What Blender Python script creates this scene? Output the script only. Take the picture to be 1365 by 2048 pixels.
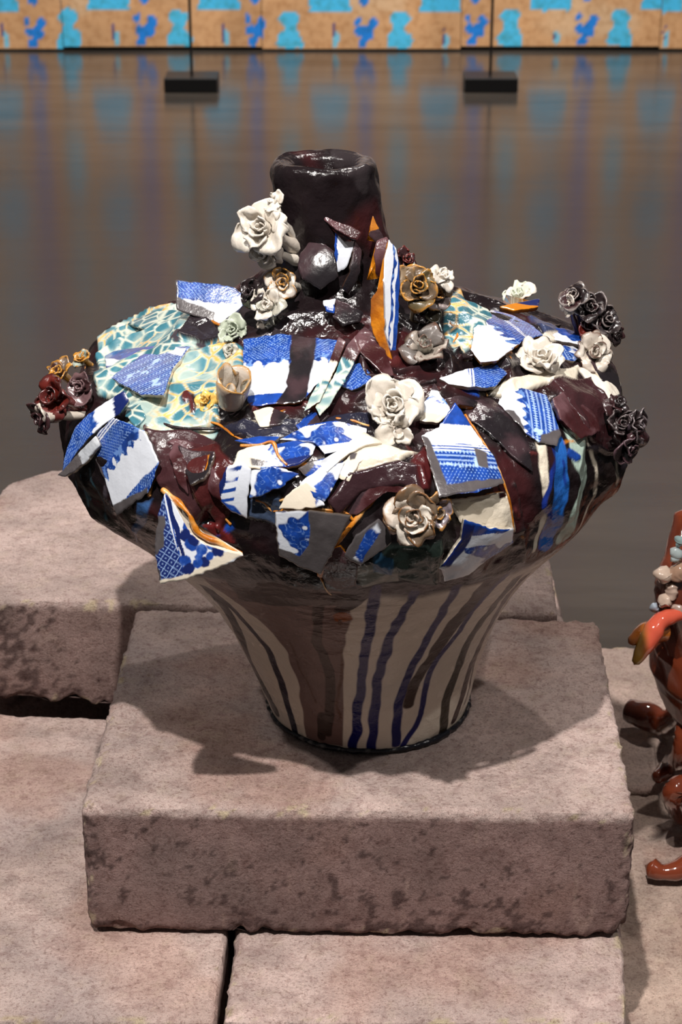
import bpy, math, random
import numpy as np
from mathutils import Vector
from mathutils.bvhtree import BVHTree
for o in list(bpy.data.objects): bpy.data.objects.remove(o)
SC = bpy.context.scene; COL = SC.collection
R = math.radians
# ---------------------------------------------------------------- camera, world, lights, exposure
F = 3780.0; PITCH = R(24.0); CAM = np.array([0.0, -1.553, 0.91])
cd = bpy.data.cameras.new('camera'); cam = bpy.data.objects.new('camera', cd); COL.objects.link(cam)
cam.location = CAM; cam.rotation_euler = (math.pi/2 - PITCH, 0, 0)
cd.sensor_fit = 'VERTICAL'; cd.sensor_height = 36; cd.lens = F/2048*36; cd.clip_start = .05
cd.dof.use_dof = True; cd.dof.focus_distance = 1.62; cd.dof.aperture_fstop = 15
SC.camera = cam
w = bpy.data.worlds.new('world'); SC.world = w; w.use_nodes = True
w.node_tree.nodes['Background'].inputs[0].default_value = (.86, .84, .84, 1)
w.node_tree.nodes['Background'].inputs[1].default_value = 0.08
def spot(name, loc, tgt, watts, size, blend=.5, rad=.03, col=(1, .945, .90)):
    l = bpy.data.lights.new(name, 'SPOT'); l.energy = watts; l.spot_size = R(size); l.spot_blend = blend
    l.shadow_soft_size = rad; l.color = col
    o = bpy.data.objects.new(name, l); COL.objects.link(o); o.location = loc
    o.rotation_euler = (Vector(tgt)-Vector(loc)).to_track_quat('-Z', 'Y').to_euler()
spot('spot_light', (-.25, -1.35, 2.75), (0, .05, .1), 430, 42, rad=.03)
spot('spot_light', (1.15, -1.0, 2.5), (0, .05, .1), 85, 42, rad=.025)
spot('spot_light', (-1.55, -.55, 2.4), (0, .05, .1), 80, 42, rad=.03)
spot('spot_light', (.75, 1.5, 3.0), (.05, .0, .0), 120, 40, rad=.04)
for sx in (-2.4, -.8, .8, 2.4):
    spot('wall_washer_light', (sx, 4.2, 3.0), (sx, 6.43, .5), 300, 95, .8, .1)
SC.view_settings.view_transform = 'Standard'; SC.view_settings.look = 'None'
SC.view_settings.gamma = 1; SC.view_settings.use_curve_mapping = False
SC.view_settings.exposure = 0.12
# ---------------------------------------------------------------- helpers
FW = np.array([0, math.cos(PITCH), -math.sin(PITCH)]); UP = np.array([0, math.sin(PITCH), math.cos(PITCH)])
def ray(px, py):
    d = F*FW + (px-682.5)*np.array([1., 0, 0]) - (py-1024)*UP
    return d/np.linalg.norm(d)
def G(px, py, z):
    'point of the horizontal plane z seen at px,py'
    d = ray(px, py); return CAM + d*((z-CAM[2])/d[2])
def at(px, py, Y):
    'point at depth Y'
    d = ray(px, py); return CAM + d*((Y-CAM[1])/d[1])
def lin(c):
    c = np.asarray(c, float)/255.; return np.where(c <= .04045, c/12.92, ((c+.055)/1.055)**2.4)
def smooth(a, b, x):
    t = np.clip((x-a)/(b-a), 0, 1); return t*t*(3-2*t)
_T = {}
def vn(p, s, seed=0):
    'value noise -1..1 at points p, s cells per metre'
    if seed not in _T: _T[seed] = np.random.RandomState(seed+11).rand(32, 32, 32)*2-1
    T = _T[seed]; q = np.asarray(p)*s + 100.37; i = np.floor(q).astype(int); f = q-i; f = f*f*(3-2*f)
    a = i % 32; b = (i+1) % 32; r = 0
    for dx in (0, 1):
        for dy in (0, 1):
            for dz in (0, 1):
                wx = f[:, 0] if dx else 1-f[:, 0]; wy = f[:, 1] if dy else 1-f[:, 1]; wz = f[:, 2] if dz else 1-f[:, 2]
                r = r + wx*wy*wz*T[(b if dx else a)[:, 0], (b if dy else a)[:, 1], (b if dz else a)[:, 2]]
    return r
def fbm(p, s, seed=0, o=4):
    r = 0; a = .55
    for k in range(o): r = r + a*vn(p, s*2**k, seed+k); a *= .5
    return r
def worley(p, s, seed=0):
    'distance to the nearest cell wall (F2-F1)'
    rs = np.random.RandomState(seed+5).rand(16, 16, 16, 3); q = p*s+50.2; i = np.floor(q).astype(int)
    f1 = np.full(len(p), 9.); f2 = np.full(len(p), 9.)
    for dx in (-1, 0, 1):
        for dy in (-1, 0, 1):
            for dz in (-1, 0, 1):
                c = i+np.array([dx, dy, dz]); m = c % 16
                d = np.linalg.norm(c+rs[m[:, 0], m[:, 1], m[:, 2]]-q, axis=1)
                f2 = np.where(d < f1, f1, np.minimum(f2, d)); f1 = np.minimum(f1, d)
    return f2-f1
def mesh_obj(name, V, faces, m, parent=None, col=None, smooth_=True, fmat=None):
    'faces: (N,4) or (N,3) arrays or a list of such arrays'
    if not isinstance(faces, list): faces = [faces]
    me = bpy.data.meshes.new(name); V = np.asarray(V, np.float32)
    me.vertices.add(len(V)); me.vertices.foreach_set('co', V.ravel())
    lv = np.concatenate([np.asarray(f).ravel() for f in faces]); ct = np.concatenate([np.full(len(f), np.asarray(f).shape[1]) for f in faces])
    me.loops.add(len(lv)); me.loops.foreach_set('vertex_index', lv.astype(np.int32))
    me.polygons.add(len(ct)); st = np.concatenate([[0], np.cumsum(ct)[:-1]])
    me.polygons.foreach_set('loop_start', st.astype(np.int32)); me.polygons.foreach_set('loop_total', ct.astype(np.int32))
    me.polygons.foreach_set('use_smooth', np.full(len(ct), smooth_)); me.update(); me.validate()
    if col is not None:
        a = me.color_attributes.new('Col', 'FLOAT_COLOR', 'POINT'); c = np.ones((len(V), 4), np.float32)
        c[:, :np.asarray(col).shape[-1]] = col; a.data.foreach_set('color', c.ravel())
    me.materials.append(m)
    o = bpy.data.objects.new(name, me); COL.objects.link(o)
    if parent: o.parent = parent
    return o
def grid_faces(n, m, wrap=False, off=0):
    'n rows of m verts'
    i = np.arange(n-1)[:, None]; j = np.arange(m if wrap else m-1)[None, :]; k = (j+1) % m
    return np.stack([i*m+j, i*m+k, (i+1)*m+k, (i+1)*m+j], -1).reshape(-1, 4)+off
def empty(name, loc, label, cat, group=None):
    o = bpy.data.objects.new(name, None); COL.objects.link(o); o.location = loc; o.empty_display_size = .05
    o['label'] = label; o['category'] = cat
    if group: o['group'] = group
    return o
def tag(o, label, cat, group=None):
    o['label'] = label; o['category'] = cat
    if group: o['group'] = group
# ---------------------------------------------------------------- materials
def mat(name, rough=.5, coat=0, bump=(0, 100, .5), bump2=None, base=None, spec=.5, speck=None, metal=0, rn=0):
    m = bpy.data.materials.new(name); m.use_nodes = True; nt = m.node_tree; N = nt.nodes; L = nt.links
    b = N['Principled BSDF']; b.inputs['Roughness'].default_value = rough; b.inputs['Specular IOR Level'].default_value = spec
    b.inputs['Coat Weight'].default_value = coat; b.inputs['Coat Roughness'].default_value = .04; b.inputs['Metallic'].default_value = metal
    tc = N.new('ShaderNodeTexCoord')
    if base is None:
        a = N.new('ShaderNodeAttribute'); a.attribute_name = 'Col'; c = a.outputs['Color']
    else:
        a = N.new('ShaderNodeRGB'); a.outputs[0].default_value = (*lin(base), 1); c = a.outputs[0]
    if speck:
        for (sc, lo, hi, colr, fac) in speck:
            n = N.new('ShaderNodeTexNoise'); n.inputs['Scale'].default_value = sc; n.inputs['Detail'].default_value = 5
            L.new(tc.outputs['Object'], n.inputs['Vector'])
            r = N.new('ShaderNodeMapRange'); r.inputs[1].default_value = lo; r.inputs[2].default_value = hi; r.inputs[4].default_value = fac
            L.new(n.outputs[0], r.inputs[0]); x = N.new('ShaderNodeMix'); x.data_type = 'RGBA'; x.blend_type = 'MULTIPLY'
            L.new(r.outputs[0], x.inputs[0]); L.new(c, x.inputs[6]); x.inputs[7].default_value = (*colr, 1); c = x.outputs[2]
    L.new(c, b.inputs['Base Color'])
    if rn:
        n = N.new('ShaderNodeTexNoise'); n.inputs['Scale'].default_value = 45; n.inputs['Detail'].default_value = 4
        L.new(tc.outputs['Object'], n.inputs['Vector']); r = N.new('ShaderNodeMapRange')
        r.inputs[1].default_value = .35; r.inputs[2].default_value = .7; r.inputs[3].default_value = rough; r.inputs[4].default_value = rough+rn
        L.new(n.outputs[0], r.inputs[0]); L.new(r.outputs[0], b.inputs['Roughness'])
    prev = None
    for bp in (bump, bump2):
        if bp and bp[0]:
            n = N.new('ShaderNodeTexNoise'); n.inputs['Scale'].default_value = bp[1]; n.inputs['Detail'].default_value = 6
            n.inputs['Roughness'].default_value = bp[2]
            L.new(tc.outputs['Object'], n.inputs['Vector']); u = N.new('ShaderNodeBump'); u.inputs['Distance'].default_value = bp[0]
            L.new(n.outputs[0], u.inputs['Height'])
            if prev: L.new(prev, u.inputs['Normal'])
            prev = u.outputs[0]
    if prev:
        L.new(prev, b.inputs['Normal'])
        if coat: L.new(prev, b.inputs['Coat Normal'])
    return m
GLAZE = mat('glaze', .10, .0, (.0030, 45, .5), (.0004, 260, .5), rn=.22, spec=.38)
PORC = mat('porcelain', .2, .7, (.0006, 60, .5), (.0001, 500, .5))
PETAL = mat('petal_glaze', .28, .5, (.0012, 90, .5))
SEAM = mat('ochre_glaze', .3, .6, (.001, 160, .5), speck=[(90, .4, .6, (.6, .45, .3), .8)])
STONE = mat('paving_stone', .9, 0, (.0026, 240, .8), (.0026, 60, .65), spec=.25,
            speck=[(420, .5, .68, (.66, .61, .60), .6), (90, .5, .66, (.72, .66, .66), .7), (900, .42, .3, (1.4, 1.36, 1.33), .7), (330, .585, .625, (.58, .50, .48), .6), (160, .54, .68, (.76, .69, .67), .45)])
BROWN = mat('brown_glaze', .12, 1, (.0006, 40, .5))
BLACK = mat('black_metal', .4, 0, base=(14, 13, 14))
# ---------------------------------------------------------------- setting: floor and back wall
FZ = -.54; WY = 6.43
mf = bpy.data.materials.new('polished_floor'); mf.use_nodes = True; nt = mf.node_tree; N = nt.nodes; L = nt.links
b = N['Principled BSDF']; tc = N.new('ShaderNodeTexCoord')
mp = N.new('ShaderNodeMapping'); mp.inputs['Scale'].default_value = (.6, 3, 1); L.new(tc.outputs['Object'], mp.inputs[0])
n = N.new('ShaderNodeTexNoise'); n.inputs['Scale'].default_value = 3; n.inputs['Detail'].default_value = 7; L.new(mp.outputs[0], n.inputs['Vector'])
r = N.new('ShaderNodeValToRGB'); r.color_ramp.elements[0].color = (*lin((54, 50, 46)), 1); r.color_ramp.elements[1].color = (*lin((80, 73, 66)), 1)
r.color_ramp.elements[0].position = .3; r.color_ramp.elements[1].position = .7
L.new(n.outputs[0], r.inputs[0]); L.new(r.outputs[0], b.inputs['Base Color'])
b.inputs['Roughness'].default_value = .19; b.inputs['Specular IOR Level'].default_value = .38
n2 = N.new('ShaderNodeTexNoise'); n2.inputs['Scale'].default_value = 2.5; n2.inputs['Detail'].default_value = 3; L.new(mp.outputs[0], n2.inputs['Vector'])
u = N.new('ShaderNodeBump'); u.inputs['Distance'].default_value = .0012; L.new(n2.outputs[0], u.inputs['Height']); L.new(u.outputs[0], b.inputs['Normal'])
fl = mesh_obj('floor', [(-5, -3, FZ), (5, -3, FZ), (5, WY+.1, FZ), (-5, WY+.1, FZ)], np.array([[0, 1, 2, 3]]), mf, smooth_=False)
fl['kind'] = 'structure'
MW = mat('painted_panel', .75, 0, (.003, 14, .6), speck=[(30, .45, .7, (.72, .62, .5), .8)])
def wall_colour(x, z):
    'ochre ground with blue figures; x metres along, z above the floor'
    p = np.stack([x, z, 0*x], 1); c = np.tile(lin((205, 158, 112)), (len(x), 1))
    n = fbm(p, 6, 3); c = c*(1+.35*n[:, None]); k = smooth(.15, .45, fbm(p, 4, 8)); c = c*(1-k[:, None]*.4)+lin((226, 200, 165))*k[:, None]*.4
    jx = x+.006*vn(p, 40, 5); jz = z+.006*vn(p, 40, 6); per = .458
    cy = np.floor(jz/.46); zz = jz-cy*.46
    sky = lin((76, 192, 235)); deep = lin((20, 130, 224)); pale = lin((120, 195, 222))
    def put(mask, col):
        c[mask] = col*(1+.12*n[mask][:, None])
    fx = (jx-(-.215)+per/2) % per - per/2          # pawn-like figures
    hw = np.interp(zz, [0, .03, .055, .075, .085, .1, .125, .145, .155], [.05, .055, .045, .028, .022, .03, .044, .03, .0])
    put((np.abs(fx) < hw) & (zz < .155), sky)
    tx = (jx+.045+per/2) % per - per/2              # wide cups above
    hw = np.interp(zz, [.145, .15, .25, .31, .34], [.0, .088, .075, .06, .0]); put((np.abs(tx) < hw) & (zz > .148) & (zz < .33), sky*np.array([.8, .95, 1.0]))
    hw2 = np.interp(zz, [.33, .36, .42, .45], [.03, .05, .03, .0]); put((np.abs(fx) < hw2) & (zz > .34) & (zz < .45), pale)
    sx = (jx-(.10)+per/2) % per - per/2           # dark blue sprigs
    for (a, bz, rr) in ((-.01, .02, .022), (.012, .065, .026), (-.022, .07, .018), (.03, .105, .02), (-.03, .115, .014), (.0, .045, .012), (.0, .2, .02), (.02, .24, .022), (-.02, .27, .02), (0, .32, .025), (.02, .4, .02)):
        put((sx-a)**2+(zz-bz)**2*.7 < rr*rr*(1+.3*vn(p, 25, 9)), deep)
    dx = (jx-(-.02)+per/2) % per - per/2          # drops
    put((dx/.014)**2+((zz-.035)/.035)**2 < 1, pale)
    lx = (jx-(-.03)+per/2) % per - per/2; put((np.abs(lx) < .003) & (zz > .02) & (zz < .1), lin((60, 60, 130)))
    return c
wall = mesh_obj('wall_back', [(-5, WY+.03, FZ), (5, WY+.03, FZ), (5, WY+.03, 3), (-5, WY+.03, 3)], np.array([[0, 1, 2, 3]]), mat('wall_plaster', .9, base=(90, 80, 70)), smooth_=False)
wall['kind'] = 'structure'
PW = .828
for k in range(-5, 5):
    x0 = at(125, 60, WY)[0]+k*PW; dz = random.Random(k).uniform(-.006, .006); nx, nz = 84, 260
    X, Z = np.meshgrid(np.linspace(x0+.0015, x0+PW-.0015, nx), np.linspace(.014+dz, 2.9, nz)); X = X.ravel(); Z = Z.ravel()
    Y = np.full(len(X), WY) + .002*random.Random(k).uniform(-1, 1)
    V = np.stack([X, Y, Z+FZ], 1); c = wall_colour(X, Z-.014-dz)
    nb = len(V); E = np.array([V[0], V[nx-1], V[-1], V[-nx]])+[0, .02, 0]
    mesh_obj('panel', np.vstack([V, E]), [grid_faces(nz, nx), np.array([[0, nx-1, nb+1, nb], [nx-1, nb-1, nb+2, nb+1], [nb-nx, 0, nb, nb+3]])], MW, wall, np.vstack([c, np.tile(lin((60, 45, 35)), (4, 1))]), False)
# poles on flat bases in front of the wall
for (px, lab) in ((382, 'thin black pole on a flat black base, behind the vase neck on its left'), (983, 'thin black pole on a flat black base, farther right before the painted wall')):
    g = G(px, 186, FZ); w2 = .1; t = empty('pole_stand', (g[0], g[1]+.07, FZ), lab, 'stand', 'black pole stands before the painted wall')
    hb = .055; bx = []
    for z in (0.003, hb-.004, hb):
        s = 1 if z < hb else .97
        bx += [(-w2*s, -.07*s, z), (w2*s, -.07*s, z), (w2*s, .07*s, z), (-w2*s, .07*s, z)]
    fs = [[0, 3, 2, 1], [8, 9, 10, 11]]+[[q*4+i, q*4+(i+1) % 4, q*4+4+(i+1) % 4, q*4+4+i] for q in (0, 1) for i in range(4)]
    mesh_obj('base', bx, np.array(fs), BLACK, t, smooth_=False)
    a = np.linspace(0, 2*math.pi, 17)[:-1]; V = np.array([(.0055*math.cos(q), .0055*math.sin(q), z) for z in (hb-.002, 2.9) for q in a])
    mesh_obj('pole', V, grid_faces(2, 16, True), BLACK, t)
# ---------------------------------------------------------------- paving blocks
def block(c4, ztop, th, label, seed, zbot=None, pitch=.0045, rnd=.009, face=(142, 120, 114), top=(184, 164, 157), chips=1., corner=0):
    'c4: four top corners (x,y): front-left, front-right, back-right, back-left'
    c4 = [np.array(c[:2]) for c in c4]
    w = np.linalg.norm(c4[1]-c4[0]); d = np.linalg.norm(c4[3]-c4[0]); nx, ny, nz = [max(4, int(s/pitch)) for s in (w, d, th)]
    def pl(fn, n, m):
        a, b_ = np.meshgrid(np.linspace(0, 1, n+1), np.linspace(0, 1, m+1)); return fn(a.ravel(), b_.ravel()), grid_faces(m+1, n+1)
    S = []; one = lambda a: np.ones_like(a)
    for fn, n, m in ((lambda a, b_: (a, b_, one(a)), nx, ny), (lambda a, b_: (a, 0*a, b_), nx, nz), (lambda a, b_: (one(a), a, b_), ny, nz),
                     (lambda a, b_: (1-a, one(a), b_), nx, nz), (lambda a, b_: (0*a, 1-a, b_), ny, nz), (lambda a, b_: (a, 1-b_, 0*a), nx//4, ny//4)):
        u_, f_ = pl(fn, n, m); S.append((np.stack(u_, 1), f_))
    P = np.vstack([s[0] for s in S]); off = 0; Fc = []
    for s in S: Fc.append(s[1]+off); off += len(s[0])
    Fc = np.vstack(Fc); face_id = np.concatenate([np.full(len(s[0]), i) for i, s in enumerate(S)])
    dim = np.array([w, d, th]); q = (P-.5)*dim; sd = np.array([seed*1.7, seed*.9, seed*.3])
    rr = rnd*(1+  .6*fbm(q+sd, 25, 2)+.5*np.clip(fbm(q+sd, 90, 5), -1, 1)); rr = np.clip(rr, .002, .05)[:, None]
    inner = np.clip(q, -(dim/2-rr), dim/2-rr); dd = q-inner; ln = np.linalg.norm(dd, axis=1)[:, None]+1e-9
    q2 = np.where(ln > rr*.02, inner+dd/ln*np.minimum(rr, np.maximum(ln, rr*1.0)), q)
    nrm = dd/ln
    edge = (np.sort(np.abs(dd)/np.maximum(rr, 1e-6), axis=1)[:, 1] > .15).astype(float)   # near an edge
    # gentle waviness and pits
    q2 = q2+nrm*(.0012*fbm(q+sd, 14, 7)+(.0024*fbm(q+sd, 130, 3))*(.22+edge))[:, None]
    # broken lower front edge
    low = smooth(-th/2+.035, -th/2, q[:, 2])*(q[:, 1] < -d/2+.02); nn = fbm(np.stack([q[:, 0]*1., 0*q[:, 0], 0*q[:, 0]], 1)+sd, 16, 4)
    ch = np.clip(nn*.022+.006*vn(q+sd, 90, 6), 0, .018)*chips; q2[:, 2] += low*ch; q2[:, 1] += low*ch*.25
    if corner:   # a corner broken off, back left
        k = np.clip((-q[:, 0]-w/2+corner)+(q[:, 1]-d/2+corner), 0, None)*.55; q2[:, 0] += k; q2[:, 1] -= k
    u_ = (q2[:, 0]/w+.5)[:, None]; v_ = (q2[:, 1]/d+.5)[:, None]
    xy = (1-v_)*((1-u_)*c4[0]+u_*c4[1])+v_*((1-u_)*c4[3]+u_*c4[2])
    W = np.hstack([xy, (q2[:, 2]-th/2+ztop)[:, None]])
    # colour
    n1 = fbm(q+sd, 9, 1)[:, None]; n2 = fbm(q+sd, 40, 6)[:, None]; n3 = fbm(q*np.array([1, 3, 3])+sd, 22, 12)
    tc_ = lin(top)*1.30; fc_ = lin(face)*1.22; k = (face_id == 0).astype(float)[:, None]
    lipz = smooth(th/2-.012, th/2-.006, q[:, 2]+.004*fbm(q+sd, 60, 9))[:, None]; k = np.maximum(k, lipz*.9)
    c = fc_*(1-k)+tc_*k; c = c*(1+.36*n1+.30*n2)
    g = smooth(.12, .5, fbm(q+sd, 6, 21))[:, None]*.45; c = c*(1-g)+lin((170, 158, 158))*g*k+lin((128, 112, 108))*g*(1-k)
    g = smooth(.1, .5, fbm(q+sd+3, 10, 23))[:, None]*.35; c = c*(1-g)+lin((188, 140, 120))*g*(.5+.5*k)*1.0+c*0
    e2 = edge[:, None]*(face_id != 5)[:, None]; ly = smooth(.20, .36, fbm(q+sd, 85, 13))[:, None]*np.clip(e2*.9+.15*k, 0, 1); c = c*(1-ly)+lin((206, 188, 160))*ly*1.0
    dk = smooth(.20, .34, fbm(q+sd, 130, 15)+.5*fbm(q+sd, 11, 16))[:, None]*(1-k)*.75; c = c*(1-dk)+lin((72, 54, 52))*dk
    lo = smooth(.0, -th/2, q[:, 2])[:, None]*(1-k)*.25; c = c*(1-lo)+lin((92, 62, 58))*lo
    st = (smooth(.06, .0, np.abs(vn(np.stack([q[:, 0]*1.0, 0*q[:, 0], q[:, 2]*.12], 1)+sd, 35, 30)))*(vn(q+sd, 30, 31) > .15))[:, None]*(1-k)*.3
    c = c*(1-st)+lin((198, 172, 158))*st
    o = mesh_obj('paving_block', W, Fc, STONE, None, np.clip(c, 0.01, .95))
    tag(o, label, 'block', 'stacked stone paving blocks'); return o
H = .135
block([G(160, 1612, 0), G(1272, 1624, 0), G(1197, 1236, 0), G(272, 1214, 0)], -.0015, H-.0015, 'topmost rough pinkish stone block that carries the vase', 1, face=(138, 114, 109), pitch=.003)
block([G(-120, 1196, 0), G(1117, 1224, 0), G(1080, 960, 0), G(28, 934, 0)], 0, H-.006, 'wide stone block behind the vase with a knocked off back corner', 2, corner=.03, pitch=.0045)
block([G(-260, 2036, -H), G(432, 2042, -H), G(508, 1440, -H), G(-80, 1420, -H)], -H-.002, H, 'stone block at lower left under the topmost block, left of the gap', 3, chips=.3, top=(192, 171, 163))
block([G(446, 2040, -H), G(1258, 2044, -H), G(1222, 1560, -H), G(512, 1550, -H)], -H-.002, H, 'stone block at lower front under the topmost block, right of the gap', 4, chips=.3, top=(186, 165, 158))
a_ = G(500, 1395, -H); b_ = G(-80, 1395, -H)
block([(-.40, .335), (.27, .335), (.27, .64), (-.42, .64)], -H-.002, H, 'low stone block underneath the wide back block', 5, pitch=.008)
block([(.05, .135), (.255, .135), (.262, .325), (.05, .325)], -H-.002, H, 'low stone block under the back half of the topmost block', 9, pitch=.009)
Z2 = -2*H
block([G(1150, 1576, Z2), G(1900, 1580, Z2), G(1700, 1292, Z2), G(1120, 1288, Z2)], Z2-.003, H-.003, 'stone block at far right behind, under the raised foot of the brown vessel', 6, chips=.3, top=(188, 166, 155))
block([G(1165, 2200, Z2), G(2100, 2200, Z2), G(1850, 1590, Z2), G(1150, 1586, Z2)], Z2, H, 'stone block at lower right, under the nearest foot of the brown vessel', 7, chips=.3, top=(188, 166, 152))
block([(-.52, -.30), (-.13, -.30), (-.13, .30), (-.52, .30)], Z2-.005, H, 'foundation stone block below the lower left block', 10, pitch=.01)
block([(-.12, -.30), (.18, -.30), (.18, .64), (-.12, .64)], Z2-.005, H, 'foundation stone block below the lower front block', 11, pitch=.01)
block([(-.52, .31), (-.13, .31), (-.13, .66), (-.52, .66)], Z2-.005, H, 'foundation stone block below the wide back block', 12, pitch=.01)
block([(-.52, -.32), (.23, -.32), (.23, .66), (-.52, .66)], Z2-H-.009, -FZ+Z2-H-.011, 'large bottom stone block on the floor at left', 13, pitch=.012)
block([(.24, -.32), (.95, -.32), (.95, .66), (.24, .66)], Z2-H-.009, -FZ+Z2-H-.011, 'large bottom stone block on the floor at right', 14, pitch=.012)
# ---------------------------------------------------------------- the vase body
PROF = [(0, .004), (.07, .001), (.090, .001), (.0955, .004), (.1022, .0251), (.1092, .0492), (.1177, .0752), (.1291, .1035), (.1449, .1335), (.166, .1633), (.1913, .1926), (.2177, .2211), (.2391, .2519),
        (.2493, .284), (.2465, .3149), (.2306, .3405), (.2003, .356), (.1666, .3706), (.1344, .3844), (.1056, .3983), (.081, .411), (.063, .426), (.0545, .440), (.050, .460), (.0478, .482), (.0462, .508), (.0445, .520),
        (.0422, .5265), (.038, .5288), (.031, .5275), (.0255, .522), (.0232, .508), (.028, .48), (.032, .45), (.034, .435), (.02, .43), (0, .428)]
PROF = np.array(PROF)
def cr(t):
    'Catmull-Rom through PROF, t in 0..1 by arc length'
    return np.stack([np.interp(t, _t, _f[:, k]) for k in (0, 1)], 1)
_f = []
for i in range(len(PROF)-1):
    p0, p1, p2, p3 = PROF[max(i-1, 0)], PROF[i], PROF[i+1], PROF[min(i+2, len(PROF)-1)]
    for s in np.arange(0, 1, .05): _f.append(.5*((2*p1)+(-p0+p2)*s+(2*p0-5*p1+4*p2-p3)*s*s+(-p0+3*p1-3*p2+p3)*s**3))
_f.append(PROF[-1]); _f = np.array(_f); _f[:, 0] = np.maximum(_f[:, 0], 0)
_t = np.concatenate([[0], np.cumsum(np.linalg.norm(np.diff(_f, axis=0), axis=1))]); _t /= _t[-1]
def vase_pts(th, t):
    rz = cr(t); e = 1e-3; tg = cr(np.clip(t+e, 0, 1))-cr(np.clip(t-e, 0, 1)); tg /= np.linalg.norm(tg, axis=1)[:, None]+1e-9
    r, z = rz[:, 0], rz[:, 1]; nr, nz = tg[:, 1], -tg[:, 0]
    cs, sn = np.cos(th), np.sin(th); N_ = np.stack([nr*cs, nr*sn, nz], 1)
    P = np.stack([r*cs, r*sn, z], 1)
    dome = smooth(.215, .26, z)*smooth(.46, .40, z)*(r > .04); neck = smooth(.40, .43, z)*(r > .0385)
    d = (.0016*fbm(P, 18, 40)+.0005*vn(P*np.array([.25, .25, 1]), 110, 47))*(1-dome) + dome*(.0085*fbm(P, 16, 41)+.0060*(1-2*np.abs(vn(P, 22, 44)))+.002*fbm(P, 60, 43)) + neck*(.0030*vn(P, 34, 45)+.0016*vn(P, 75, 46))
    d *= smooth(0, .02, r)
    P = P+N_*d[:, None]
    # waviness of the whole body, lean of the axis
    wob = 1+dome*(.018*np.sin(2*th+.6)+.012*np.sin(5*th+1)); P[:, 0] *= wob; P[:, 1] *= wob
    P[:, 0] += .0265-.0770*z; P[:, 1] += .04; P[:, 2] = np.maximum(P[:, 2], .0008)
    return P, N_
NT1, NT2 = 760, 160
thf = np.linspace(R(-200), R(20), NT1, endpoint=False); thb = np.linspace(R(20), R(160), NT2, endpoint=False); TH = np.concatenate([thf, thb]); NT = len(TH)
NS = 640; TT = np.linspace(0, 1, NS)
th, tt = np.meshgrid(TH, TT); th = th.ravel(); tt = tt.ravel()
VP, VN = vase_pts(th, tt); rz = cr(tt); VR, VZ = rz[:, 0], rz[:, 1]; TD = np.stack([VR*np.cos(th), VR*np.sin(th), VZ], 1)
cth, ctt = np.meshgrid(np.linspace(-math.pi, math.pi, 360, endpoint=False), np.linspace(0, 1, 300)); CP, _ = vase_pts(cth.ravel(), ctt.ravel())
BV = BVHTree.FromPolygons([tuple(p) for p in CP], [tuple(q) for q in grid_faces(300, 360, True).tolist()])
def hit(px, py):
    r_ = BV.ray_cast(Vector(CAM), Vector(ray(px, py)))
    if r_[0] is None: return None
    n_ = np.array(r_[1]); d_ = ray(px, py)
    if n_@d_ > 0: n_ = -n_
    return np.array(r_[0]), n_
def hitn(px, py):
    'nearest point of the vase towards its middle'
    for s in np.arange(0, 1, .02):
        h = hit(px*(1-s)+690*s, py*(1-s)+(820 if py > 620 else 560)*s)
        if h: return h
# colours
DARK = lin((30, 22, 24)); MAR = lin((62, 26, 26)); PEW = lin((80, 75, 76)); CRM = lin((212, 202, 184)); WHT = lin((214, 219, 228)); BLU = lin((24, 62, 142)); NAV = lin((18, 32, 88)); OCH = lin((196, 120, 24)); TEA = lin((70, 130, 146)); PGR = lin((178, 196, 184)); BRN = lin((88, 62, 50)); MAU = lin((112, 88, 82)); INK = lin((10, 14, 84))
VC = np.tile(lin((26, 19, 21)), (len(VP), 1))
n = fbm(TD, 14, 50)[:, None]; k = smooth(.0, .35, n); VC = VC*(1-k)+lin((54, 23, 25))*k
k = smooth(.15, .3, fbm(TD, 22, 54))[:, None]*.5; VC = VC*(1-k)+lin((56, 50, 52))*k
k = (smooth(.226, .212, VZ+.006*fbm(TD, 30, 51))*(VR > .0))[:, None]; VC = VC*(1-k)+lin((214, 203, 186))*(1+.1*n)*k     # cream lower cone
def mix(mask, col):
    global VC
    m_ = mask[:, None]; VC = VC*(1-m_)+col*m_
def stroke(px, w, col, jit=.25, raise_=0, soft=.0009, amp=1.):
    w = w*1.12
    'a painted run of glaze along the surface, px = picture points found on the vase, w in px'
    global VC, VP
    P = [hit(*p[:2]) for p in px]; Wd = [(p[2] if len(p) > 2 else w)*.00022 for p, h in zip(px, P) if h is not None]; P = [h[0] for h in P if h is not None]
    if len(P) < 2: return
    D = np.full(len(VP), 9.); mn = np.min(P, 0)-.03; mx = np.max(P, 0)+.03; I = np.where(np.all((VP > mn) & (VP < mx), axis=1))[0]; Q = VP[I]
    Q = Q+np.stack([vn(TD[I], 60, 60), vn(TD[I], 60, 61), vn(TD[I], 60, 62)], 1)*.004*jit*amp
    for a, c, wa, wc in zip(P[:-1], P[1:], Wd[:-1], Wd[1:]):
        ab = c-a; s = np.clip(((Q-a)@ab)/(ab@ab+1e-12), 0, 1); d = np.linalg.norm(Q-a-s[:, None]*ab, axis=1)-(wa*(1-s)+wc*s); D[I] = np.minimum(D[I], d)
    m = smooth(soft, -soft, D); mix(m, col)
    if raise_: VP = VP+VN*(raise_*smooth(.002, -.003, D))[:, None]
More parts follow.
